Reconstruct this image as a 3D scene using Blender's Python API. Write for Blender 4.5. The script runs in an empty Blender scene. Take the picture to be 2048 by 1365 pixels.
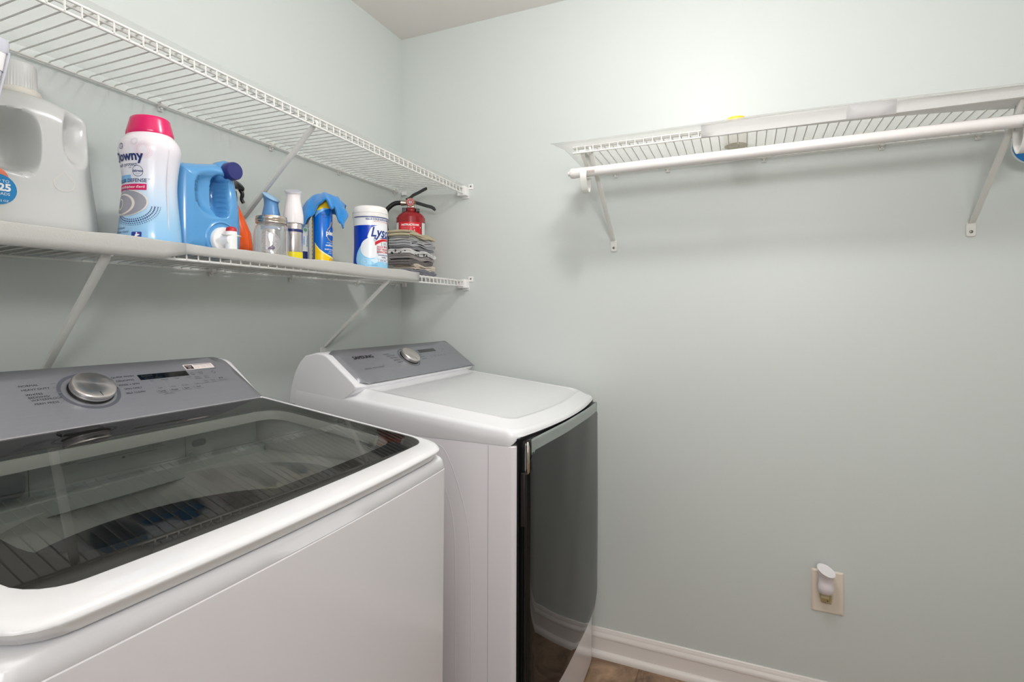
import bpy, bmesh, math, random
from mathutils import Vector, Matrix
random.seed(7)
PI = math.pi
SC = bpy.context.scene
COL = SC.collection

# ---------------------------------------------------------------- camera, light, exposure
CAM = (1.3593, -1.9256, 1.267)
TH = math.atan(463/1064)
cam_d = bpy.data.cameras.new('camera'); cam = bpy.data.objects.new('camera', cam_d); COL.objects.link(cam)
cam_d.sensor_width = 36; cam_d.lens = 1064*36/2048; cam_d.shift_y = (621-682.5)/2048
cam_d.clip_start = 0.02
cam.location = CAM; cam.rotation_euler = (PI/2, 0, TH)
SC.camera = cam
SC.view_settings.view_transform = 'Standard'; SC.view_settings.look = 'None'
SC.view_settings.exposure = 0.24; SC.view_settings.gamma = 1.0
try: SC.view_settings.use_curve_mapping = False
except Exception: pass
SC.cycles.use_denoising = True
SC.cycles.max_bounces = 10; SC.cycles.transparent_max_bounces = 24
SC.cycles.caustics_reflective = False; SC.cycles.caustics_refractive = False
w = bpy.data.worlds.new('world'); SC.world = w; w.use_nodes = True
w.node_tree.nodes['Background'].inputs[0].default_value = (1.0, 0.95, 0.9, 1)
w.node_tree.nodes['Background'].inputs[1].default_value = 0.6

def area(name, loc, size, power, color, target=None, shape='DISK', size_y=None, spread=PI):
    l = bpy.data.lights.new(name, 'AREA'); l.shape = shape; l.size = size
    if size_y: l.size_y = size_y
    l.energy = power; l.color = color; l.spread = spread
    o = bpy.data.objects.new(name, l); COL.objects.link(o); o.location = loc
    d = Vector(target or (loc[0], loc[1], 0)) - Vector(loc)
    o.rotation_euler = d.to_track_quat('-Z', 'Y').to_euler()
    return o
# ceiling lamp of the room, and added fill lamps behind the camera
LAMP = (1.20, -0.98)
pl = bpy.data.lights.new('ceiling_lamp_light', 'POINT'); pl.energy = 16.0; pl.color = (.985, .99, 1.0); pl.shadow_soft_size = .08
po = bpy.data.objects.new('ceiling_lamp_light', pl); COL.objects.link(po); po.location = (LAMP[0], LAMP[1], 2.235)
area('doorway_fill_light', (1.75, -3.25, 1.45), 0.95, 10, (1.0, 0.965, 0.955), target=(1.0, -1.0, 1.0), shape='RECTANGLE', size_y=1.7)  # area lamp added as broad soft fill, set outside the unseen doorway
area('hall_fill_light', (1.75, -3.2, 2.2), 1.2, 9, (0.98, 0.98, 1.0), target=(1.0, -0.6, 2.2))  # added lamp in the unseen hall, raises the ambient level
area('ceiling_fill_light', (1.62, -2.25, 1.75), 0.35, 12, (1.0, 0.99, 1.0), target=(1.30, -1.6, 2.44))  # added fill aimed up like a bounced flash, brightens ceiling and walls

# ---------------------------------------------------------------- materials
def lin(c):
    return tuple(((v/255)/12.92 if v/255 <= .04045 else ((v/255+.055)/1.055)**2.4) for v in c) + (1.0,)
MATS = {}
def mat(name, rgb=(200,200,200), rough=.5, metal=0., spec=.5, coat=0., noise=None, bump=None, trans=0., ior=1.45, alpha=1., sss=0., aniso=0., emit=0.):
    if name in MATS: return MATS[name]
    m = bpy.data.materials.new(name); m.use_nodes = True
    nt = m.node_tree; b = nt.nodes['Principled BSDF']
    b.inputs['Base Color'].default_value = lin(rgb)
    b.inputs['Roughness'].default_value = rough; b.inputs['Metallic'].default_value = metal
    b.inputs['Specular IOR Level'].default_value = spec
    b.inputs['Coat Weight'].default_value = coat; b.inputs['Coat Roughness'].default_value = .05
    b.inputs['Transmission Weight'].default_value = trans; b.inputs['IOR'].default_value = ior
    b.inputs['Alpha'].default_value = alpha
    if emit:
        b.inputs['Emission Color'].default_value = lin(rgb); b.inputs['Emission Strength'].default_value = emit
    if noise:   # (scale, amount, stretch)
        tc = nt.nodes.new('ShaderNodeTexCoord'); mp = nt.nodes.new('ShaderNodeMapping')
        n = nt.nodes.new('ShaderNodeTexNoise'); n.inputs['Scale'].default_value = noise[0]; n.inputs['Detail'].default_value = 5
        if len(noise) > 2: mp.inputs['Scale'].default_value = noise[2]
        mx = nt.nodes.new('ShaderNodeMix'); mx.data_type = 'RGBA'
        c = lin(rgb); k = noise[1]
        mx.inputs['A'].default_value = tuple(max(0, v*(1-k)) for v in c[:3]) + (1,)
        mx.inputs['B'].default_value = tuple(min(1, v*(1+k)) for v in c[:3]) + (1,)
        nt.links.new(tc.outputs['Object'], mp.inputs['Vector']); nt.links.new(mp.outputs[0], n.inputs['Vector'])
        nt.links.new(n.outputs['Fac'], mx.inputs['Factor']); nt.links.new(mx.outputs['Result'], b.inputs['Base Color'])
    if bump:    # (scale, strength, distance, stretch)
        tc = nt.nodes.new('ShaderNodeTexCoord'); mp = nt.nodes.new('ShaderNodeMapping')
        n = nt.nodes.new('ShaderNodeTexNoise'); n.inputs['Scale'].default_value = bump[0]; n.inputs['Detail'].default_value = 4
        if len(bump) > 3: mp.inputs['Scale'].default_value = bump[3]
        bp = nt.nodes.new('ShaderNodeBump'); bp.inputs['Strength'].default_value = bump[1]; bp.inputs['Distance'].default_value = bump[2]
        nt.links.new(tc.outputs['Object'], mp.inputs['Vector']); nt.links.new(mp.outputs[0], n.inputs['Vector'])
        nt.links.new(n.outputs['Fac'], bp.inputs['Height']); nt.links.new(bp.outputs[0], b.inputs['Normal'])
    MATS[name] = m
    return m
def mat_sheet(name, rgb, opacity, rough=.4, bump=None, tl_w=.35):
    """thin translucent plastic: part clear, part diffuse / translucent"""
    m = mat(name, rgb, rough, bump=bump); nt = m.node_tree
    b = nt.nodes['Principled BSDF']; out = nt.nodes['Material Output']
    tr = nt.nodes.new('ShaderNodeBsdfTransparent'); tl = nt.nodes.new('ShaderNodeBsdfTranslucent')
    tl.inputs[0].default_value = lin(rgb)
    m1 = nt.nodes.new('ShaderNodeMixShader'); m1.inputs[0].default_value = tl_w
    m2 = nt.nodes.new('ShaderNodeMixShader'); m2.inputs[0].default_value = opacity
    nt.links.new(b.outputs[0], m1.inputs[1]); nt.links.new(tl.outputs[0], m1.inputs[2])
    nt.links.new(tr.outputs[0], m2.inputs[1]); nt.links.new(m1.outputs[0], m2.inputs[2])
    nt.links.new(m2.outputs[0], out.inputs[0])
    return m
def mat_glass(name, tint, refl=1.0, rough=0.0, r0=.045):
    """thin window glass: tinted see-through with a mirror reflection that grows at grazing angles"""
    m = bpy.data.materials.new(name); m.use_nodes = True; nt = m.node_tree
    nt.nodes.remove(nt.nodes['Principled BSDF']); out = nt.nodes['Material Output']
    tr = nt.nodes.new('ShaderNodeBsdfTransparent'); tr.inputs[0].default_value = tint + (1,)
    gl = nt.nodes.new('ShaderNodeBsdfGlossy'); gl.inputs['Roughness'].default_value = rough
    gl.inputs[0].default_value = (refl, refl, refl, 1)
    lw = nt.nodes.new('ShaderNodeLayerWeight'); lw.inputs[0].default_value = .5
    pw = nt.nodes.new('ShaderNodeMath'); pw.operation = 'POWER'; pw.inputs[1].default_value = 5
    ml = nt.nodes.new('ShaderNodeMath'); ml.operation = 'MULTIPLY_ADD'; ml.inputs[1].default_value = 1-r0; ml.inputs[2].default_value = r0
    mx = nt.nodes.new('ShaderNodeMixShader')
    nt.links.new(lw.outputs['Facing'], pw.inputs[0]); nt.links.new(pw.outputs[0], ml.inputs[0])
    nt.links.new(ml.outputs[0], mx.inputs[0]); nt.links.new(tr.outputs[0], mx.inputs[1]); nt.links.new(gl.outputs[0], mx.inputs[2])
    nt.links.new(mx.outputs[0], out.inputs[0]); MATS[name] = m
    return m

M_wall = mat('wall_paint', (208,213,209), .38, spec=.35, noise=(1.2,.015), bump=(260,.25,.0006))
M_ceil = mat('ceiling_paint', (230,225,220), .9, bump=(180,.2,.0006))
M_trim = mat('white_trim', (236,229,224), .3)
M_wire = mat('white_vinyl_wire', (226,225,220), .4)
M_enamel = mat('white_enamel', (236,235,238), .16, coat=.5)
M_front = mat('white_front_enamel', (228,224,227), .2, coat=.4)
M_black = mat('black_plastic', (14,15,15), .3)
M_softblack = mat('matte_black', (20,20,21), .55)
M_bpanel = mat('brushed_steel_panel', (154,155,161), .34, metal=.55, noise=(14,.05,(30,.6,30)), bump=(40,.15,.0003,(60,.8,60)))
M_chrome = mat('chrome', (225,220,212), .12, metal=1)
M_steel = mat('satin_steel', (200,195,190), .28, metal=1)
M_ink = mat('dark_ink', (38,40,46), .5)
M_inkl = mat('grey_ink', (72,74,80), .5)
M_inkw = mat('pale_ink', (170,172,178), .5)
M_white = mat('white_plastic', (240,238,236), .3)

# ---------------------------------------------------------------- mesh helpers
def finish(bm, name, material, parent=None, smooth=None, loc=None, rot=None):
    me = bpy.data.meshes.new(name); bmesh.ops.recalc_face_normals(bm, faces=bm.faces[:]) if smooth != 'keep' else None
    bm.to_mesh(me); bm.free()
    mats = material if isinstance(material, (list, tuple)) else [material]
    for m in mats: me.materials.append(m)
    o = bpy.data.objects.new(name, me); COL.objects.link(o)
    if smooth is not None and smooth is not False:
        for p in me.polygons: p.use_smooth = True
        if smooth != 'keep' and smooth is not True:
            try: me.set_sharp_from_angle(angle=math.radians(smooth))
            except Exception: pass
    if parent: o.parent = parent
    if loc is not None: o.location = loc
    if rot is not None: o.rotation_euler = rot
    return o
def bevel(o, wd, seg=2, ang=40):
    m = o.modifiers.new('bevel', 'BEVEL'); m.width = wd; m.segments = seg; m.limit_method = 'ANGLE'; m.angle_limit = math.radians(ang)
    for p in o.data.polygons: p.use_smooth = True
    try: o.data.set_sharp_from_angle(angle=math.radians(50))
    except Exception: pass
    m.harden_normals = False
    return o
def add_box(bm, x0, x1, y0, y1, z0, z1, mi=0):
    v = [bm.verts.new(p) for p in ((x0,y0,z0),(x1,y0,z0),(x1,y1,z0),(x0,y1,z0),(x0,y0,z1),(x1,y0,z1),(x1,y1,z1),(x0,y1,z1))]
    for f in ((0,3,2,1),(4,5,6,7),(0,1,5,4),(1,2,6,5),(2,3,7,6),(3,0,4,7)):
        fc = bm.faces.new([v[i] for i in f]); fc.material_index = mi
def box(name, x0, x1, y0, y1, z0, z1, m, parent=None, bev=0, seg=2):
    bm = bmesh.new(); add_box(bm, x0, x1, y0, y1, z0, z1)
    o = finish(bm, name, m, parent)
    if bev: bevel(o, bev, seg)
    return o
def add_tube(bm, pts, r, n=8, cap=True, mi=0):
    pts = [Vector(p) for p in pts]; rings = []
    rs = r if isinstance(r, (list, tuple)) else [r]*len(pts)
    prev = None
    for i, p in enumerate(pts):
        a = pts[max(i-1, 0)]; b = pts[min(i+1, len(pts)-1)]; t = (b-a).normalized()
        if prev is None:
            up = Vector((0,0,1)) if abs(t.z) < .9 else Vector((1,0,0))
            u = t.cross(up).normalized()
        else:
            u = (prev - t*prev.dot(t)).normalized()
        prev = u; v = t.cross(u)
        rings.append([bm.verts.new(p + (u*math.cos(2*PI*k/n) + v*math.sin(2*PI*k/n))*rs[i]) for k in range(n)])
    for a, b in zip(rings, rings[1:]):
        for k in range(n):
            f = bm.faces.new((a[k], a[(k+1) % n], b[(k+1) % n], b[k])); f.material_index = mi
    if cap:
        f = bm.faces.new(rings[0][::-1]); f.material_index = mi
        f = bm.faces.new(rings[-1]); f.material_index = mi
def spline(pts, k=6):
    """Catmull-Rom through tuples"""
    out = []; n = len(pts)
    for i in range(n-1):
        p0 = pts[max(i-1,0)]; p1 = pts[i]; p2 = pts[i+1]; p3 = pts[min(i+2,n-1)]
        for j in range(k):
            t = j/k
            out.append(tuple(.5*((2*b)+(-a+c)*t+(2*a-5*b+4*c-d)*t*t+(-a+3*b-3*c+d)*t**3) for a,b,c,d in zip(p0,p1,p2,p3)))
    out.append(tuple(pts[-1])); return out
def loft(bm, rings, closed=True, cap0=True, cap1=True, mi=0):
    vr = [[bm.verts.new(p) for p in r] for r in rings]
    n = len(vr[0])
    for a, b in zip(vr, vr[1:]):
        for k in range(n if closed else n-1):
            f = bm.faces.new((a[k], a[(k+1) % n], b[(k+1) % n], b[k])); f.material_index = mi
    if cap0 and closed: f = bm.faces.new(vr[0][::-1]); f.material_index = mi
    if cap1 and closed: f = bm.faces.new(vr[-1]); f.material_index = mi
    return vr
def lathe(bm, prof, n=40, ax=1., ay=1., cx=0., cy=0., cap0=True, cap1=True, mi=0, tilt=None):
    rings = []
    for z, r in prof:
        ring = []
        for k in range(n):
            a = 2*PI*k/n; x = cx+ax*r*math.cos(a); y = cy+ay*r*math.sin(a)
            zz = z + (tilt(z, x, y) if tilt else 0)
            ring.append((x, y, zz))
        rings.append(ring)
    return loft(bm, rings, True, cap0, cap1, mi)
def rrect(w, h, r, n=5, cx=0, cy=0):
    pts = []
    for sx, sy, a0 in ((1,1,0),(-1,1,PI/2),(-1,-1,PI),(1,-1,1.5*PI)):
        for k in range(n+1):
            a = a0 + PI/2*k/n
            pts.append((cx+sx*(w/2-r)+r*math.cos(a), cy+sy*(h/2-r)+r*math.sin(a)))
    return pts
def thing(name, label, cat, loc=(0,0,0), rot=(0,0,0), group=None):
    o = bpy.data.objects.new(name, None); COL.objects.link(o); o.empty_display_size = .05
    o.location = loc; o.rotation_euler = rot; o['label'] = label; o['category'] = cat
    if group: o['group'] = group
    return o
def tag(o, label, cat, group=None):
    o['label'] = label; o['category'] = cat
    if group: o['group'] = group
    return o
def struct(o): o['kind'] = 'structure'; return o
def face_angle(x, y): return math.atan2(CAM[1]-y, CAM[0]-x)

# ---------------------------------------------------------------- printed marks: flat shapes wrapped on a surface
_tc = {}
def text_bm(txt, size, bold=0., shear=0., spacing=1.):
    c = bpy.data.curves.new('t', 'FONT'); c.body = txt; c.size = size; c.align_x = 'CENTER'; c.align_y = 'CENTER'
    c.offset = bold*size; c.shear = shear; c.space_character = spacing; c.resolution_u = 3; c.fill_mode = 'FRONT'
    o = bpy.data.objects.new('t', c); COL.objects.link(o); bpy.context.view_layer.update()
    me = bpy.data.meshes.new_from_object(o.evaluated_get(bpy.context.evaluated_depsgraph_get()))
    bm = bmesh.new(); bm.from_mesh(me); bmesh.ops.triangulate(bm, faces=bm.faces[:]); bpy.data.objects.remove(o); bpy.data.curves.remove(c); bpy.data.meshes.remove(me)
    return bm
class Print:
    def __init__(s): s.items = []; s.mats = []
    def _add(s, bm, m, layer): s.items.append((bm, m, layer)); return s
    def poly(s, pts, m, layer=1):
        bm = bmesh.new(); vs = [bm.verts.new((p[0], p[1], 0)) for p in pts]; f = bm.faces.new(vs)
        f.normal_update()
        if f.normal.z < 0: f.normal_flip()
        bmesh.ops.triangulate(bm, faces=bm.faces[:]); return s._add(bm, m, layer)
    def rect(s, cx, cy, w, h, m, layer=1, r=0):
        return s.poly(rrect(w, h, r, 4, cx, cy) if r else [(cx-w/2,cy-h/2),(cx+w/2,cy-h/2),(cx+w/2,cy+h/2),(cx-w/2,cy+h/2)], m, layer)
    def disc(s, cx, cy, rx, m, layer=1, ry=None, n=28):
        ry = ry or rx; return s.poly([(cx+rx*math.cos(2*PI*k/n), cy+ry*math.sin(2*PI*k/n)) for k in range(n)], m, layer)
    def ring(s, cx, cy, r0, r1, m, layer=1, n=36, a0=0, a1=2*PI, ry=1.):
        bm = bmesh.new(); full = abs(a1-a0-2*PI) < 1e-6; vs = []
        for k in range(n+1):
            a = a0+(a1-a0)*k/n
            vs.append((bm.verts.new((cx+r0*math.cos(a), cy+ry*r0*math.sin(a), 0)), bm.verts.new((cx+r1*math.cos(a), cy+ry*r1*math.sin(a), 0))))
        for a, b in zip(vs, vs[1:]): bm.faces.new((a[0], a[1], b[1], b[0]))
        return s._add(bm, m, layer)
    def dots(s, cx, cy, r, n, d, m, layer=1, a0=0, a1=2*PI, ry=1.):
        for k in range(n):
            a = a0+(a1-a0)*k/n; s.disc(cx+r*math.cos(a), cy+ry*r*math.sin(a), d, m, layer, n=7)
        return s
    def text(s, txt, cx, cy, size, m, layer=2, rot=0, sx=1., left=False, **k):
        bm = text_bm(txt, size, **k)
        if left:
            mn = min((v.co.x for v in bm.verts), default=0); bmesh.ops.translate(bm, vec=(-mn,0,0), verts=bm.verts[:])
        M = Matrix.Translation((cx, cy, 0)) @ Matrix.Rotation(rot, 4, 'Z') @ Matrix.Diagonal((sx, 1, 1, 1))
        bm.transform(M); return s._add(bm, m, layer)
    def build(s, name, fn, parent=None, step=None, lift=.0003, base=.0004):
        out = bmesh.new(); mats = []
        for bm, m, layer in s.items:
            if m not in mats: mats.append(m)
            mi = mats.index(m)
            if step and bm.verts:
                for ax in (0, 1):
                    lo = min(v.co[ax] for v in bm.verts); hi = max(v.co[ax] for v in bm.verts)
                    k = math.ceil(lo/step)
                    while k*step < hi:
                        co = [0,0,0]; no = [0,0,0]; co[ax] = k*step; no[ax] = 1
                        bmesh.ops.bisect_plane(bm, geom=bm.verts[:]+bm.edges[:]+bm.faces[:], plane_co=co, plane_no=no); k += 1
            vm = {v: out.verts.new(fn(v.co.x, v.co.y, base+lift*layer)) for v in bm.verts}
            for f in bm.faces:
                try: nf = out.faces.new([vm[v] for v in f.verts]); nf.material_index = mi
                except ValueError: pass
            bm.free()
        return finish(out, name, mats, parent, smooth='keep')
def cyl_map(prof, ax=1., ay=1., th0=0., R=.05, cx=0., cy=0.):
    """u = distance round the surface, v = height; prof = [(z, r)]"""
    def fn(u, v, off):
        r = prof[-1][1]
        for (z0, r0), (z1, r1) in zip(prof, prof[1:]):
            if z0 <= v <= z1 and z1 > z0: r = r0+(r1-r0)*(v-z0)/(z1-z0); break
        else:
            if v < prof[0][0]: r = prof[0][1]
        a = th0 + u/R
        return Vector((cx+(ax*r+off)*math.cos(a), cy+(ay*r+off)*math.sin(a), v))
    return fn

# star-shaped pillow with dents, used for the moulded jugs: outline in (y, z), thickness along x
def pillow(bm, outline, c, x0, x1, edge, dents=(), rings=36, groove=(), nsub=4, front_only=False):
    m = len(outline); pts = []
    for i in range(m):
        a = outline[i]; b = outline[(i+1) % m]
        for j in range(nsub): pts.append((a[0]+(b[0]-a[0])*j/nsub, a[1]+(b[1]-a[1])*j/nsub))
    n = len(pts)
    def dist(p):
        d = 9
        for i in range(n):
            a = pts[i]; b = pts[(i+1) % n]; vx = b[0]-a[0]; vy = b[1]-a[1]; L = vx*vx+vy*vy+1e-12
            t = max(0, min(1, ((p[0]-a[0])*vx+(p[1]-a[1])*vy)/L)); d = min(d, math.hypot(p[0]-a[0]-t*vx, p[1]-a[1]-t*vy))
        return d
    xm = (x0+x1)/2; hx = (x1-x0)/2
    def depth(p, side):
        d = dist(p); q = min(1, d/edge); e = math.sqrt(max(0, 1-(1-q)**2)); h = hx*(.0+e) if edge >= hx else (hx-edge)+edge*e
        if side > 0:
            for (cy, cz, ry, rz, pw, dp) in dents:
                s = (abs((p[0]-cy)/ry)**pw+abs((p[1]-cz)/rz)**pw)
                if s < 1: k = 1-s; k = k*k*(3-2*k) if pw < 4 else min(1, k*2.2)**1.5; h -= dp*k*min(1, q*1.0)
        return h
    front = []; back = []
    for r in range(rings+1):
        s = 1-(1-r/rings)**1.0
        s = math.sin(s*PI/2) ** 1.0
        fr = []; bk = []
        for p in pts:
            q = (c[0]+(p[0]-c[0])*s, c[1]+(p[1]-c[1])*s)
            if r == 0: break
            fr.append(bm.verts.new((xm+depth(q, 1), q[0], q[1])))
            bk.append(bm.verts.new((xm-depth(q, -1), q[0], q[1])))
        if r == 0:
            fc = bm.verts.new((xm+depth(c, 1), c[0], c[1])); bc = bm.verts.new((xm-depth(c, -1), c[0], c[1]))
        else: front.append(fr); back.append(bk)
    for arr, cen, fl in ((front, fc, 0), (back, bc, 1)):
        for k in range(n): bm.faces.new((cen, arr[0][k], arr[0][(k+1) % n]))
        for a, b in zip(arr, arr[1:]):
            for k in range(n): bm.faces.new((a[k], b[k], b[(k+1) % n], a[(k+1) % n]))
    for k in range(n):
        a = front[-1]; b = back[-1]; bm.faces.new((a[k], b[k], b[(k+1) % n], a[(k+1) % n]))
    return depth
# ================================================================ the room
RX, RY, RZ = 2.45, -2.75, 2.44
def quad_struct(name, x0, x1, y0, y1, z0, z1, m): return struct(box(name, x0, x1, y0, y1, z0, z1, m))
# floor: stone-look vinyl with joints
fm = mat('stone_vinyl_floor', (120,98,82), .45); nt = fm.node_tree; b = nt.nodes['Principled BSDF']
tc = nt.nodes.new('ShaderNodeTexCoord')
n1 = nt.nodes.new('ShaderNodeTexNoise'); n1.inputs['Scale'].default_value = 7; n1.inputs['Detail'].default_value = 10; n1.inputs['Roughness'].default_value = .7; n1.inputs['Distortion'].default_value = 1.2
cr = nt.nodes.new('ShaderNodeValToRGB'); e = cr.color_ramp.elements
e[0].position = .30; e[0].color = lin((96,76,62)); e[1].position = .70; e[1].color = lin((196,162,132))
e2 = cr.color_ramp.elements.new(.5); e2.color = lin((150,122,98))
br = nt.nodes.new('ShaderNodeTexBrick'); br.inputs['Scale'].default_value = 1; br.inputs['Brick Width'].default_value = .30; br.inputs['Row Height'].default_value = .30
br.inputs['Mortar Size'].default_value = .0022; br.offset = .5
br.inputs['Color1'].default_value = (1,1,1,1); br.inputs['Color2'].default_value = (.82,.82,.82,1); br.inputs['Mortar'].default_value = (.5,.45,.4,1)
mp = nt.nodes.new('ShaderNodeMapping'); mp.inputs['Location'].default_value = (.178,.02,0)
mx = nt.nodes.new('ShaderNodeMix'); mx.data_type = 'RGBA'; mx.blend_type = 'MULTIPLY'; mx.inputs['Factor'].default_value = 1
bp = nt.nodes.new('ShaderNodeBump'); bp.inputs['Strength'].default_value = .3; bp.inputs['Distance'].default_value = .002
L = nt.links.new
L(tc.outputs['Object'], n1.inputs['Vector']); L(n1.outputs['Fac'], cr.inputs['Fac']); L(tc.outputs['Object'], mp.inputs['Vector']); L(mp.outputs[0], br.inputs['Vector'])
L(cr.outputs[0], mx.inputs['A']); L(br.outputs['Color'], mx.inputs['B']); L(mx.outputs['Result'], b.inputs['Base Color'])
L(n1.outputs['Fac'], bp.inputs['Height']); L(bp.outputs[0], b.inputs['Normal'])
quad_struct('floor', -.1, RX+.1, RY-.9, .1, -.1, 0, fm)
quad_struct('ceiling', -.1, RX+.1, RY-.9, .1, RZ, RZ+.1, M_ceil)
quad_struct('wall_left', -.1, 0, RY-.9, .1, 0, RZ, M_wall)
quad_struct('wall_back', 0, RX, 0, .1, 0, RZ, M_wall)
quad_struct('wall_right', RX, RX+.1, RY-.9, .1, 0, RZ, M_wall)
bm = bmesh.new()      # wall behind the camera with the doorway
add_box(bm, 0, 1.3, RY-.1, RY, 0, RZ); add_box(bm, 2.2, RX, RY-.1, RY, 0, RZ); add_box(bm, 1.3, 2.2, RY-.1, RY, 2.05, RZ)
struct(finish(bm, 'wall_front', M_wall))
quad_struct('wall_hall', -.1, RX+.1, RY-1.0, RY-.9, 0, RZ, M_wall)
bm = bmesh.new()
add_box(bm, 1.22, 1.30, RY-.115, RY+.015, 0, 2.13); add_box(bm, 2.2, 2.28, RY-.115, RY+.015, 0, 2.13); add_box(bm, 1.3, 2.2, RY-.115, RY+.015, 2.05, 2.13)
o = struct(finish(bm, 'trim_1', M_trim)); bevel(o, .004)
# baseboards with a moulded top and a shoe moulding
def baseboard(name, a, b_, inward):
    prof = [(0,0),(.026,0),(.0265,.006),(.025,.014),(.0205,.020),(.014,.0225),(.0125,.0225),(.0125,.067),(.0145,.0690),(.0150,.0725),(.0135,.079),(.0095,.085),(.0085,.088),(.0085,.0905),(.0065,.094),(.0055,.0985),(.003,.1005),(0,.1005)]
    a = Vector(a); b2 = Vector(b_); n = Vector(inward)
    bm = bmesh.new(); loft(bm, [[tuple(q + n*p[0] + Vector((0,0,p[1]))) for p in prof] for q in (a, b2)])
    return struct(finish(bm, name, M_trim, smooth=35))
baseboard('baseboard_back', (0,0,0), (RX,0,0), (0,-1,0))
baseboard('baseboard_left', (0,-.03,0), (0,RY,0), (1,0,0))
baseboard('baseboard_right', (RX,-.03,0), (RX,RY,0), (-1,0,0))

# ceiling lamp: flush dome
cl = thing('ceiling_light', 'round white flush dome lamp on the ceiling', 'ceiling light', (LAMP[0], LAMP[1], RZ))
bm = bmesh.new(); lathe(bm, [(0,.15),(-.012,.152),(-.022,.145),(-.022,.0)][::-1][1:] + [(-.0,.0001)], 40, cap0=False); finish(bm, 'base', M_white, cl, 40)
bm = bmesh.new(); lathe(bm, [(-.022-.058*math.sin(a*PI/2/8), .138*math.cos(a*PI/2/8)+.0005) for a in range(9)], 40); finish(bm, 'diffuser', mat('lit_dome', (255,250,240), .5, emit=3.0), cl, 40)

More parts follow.
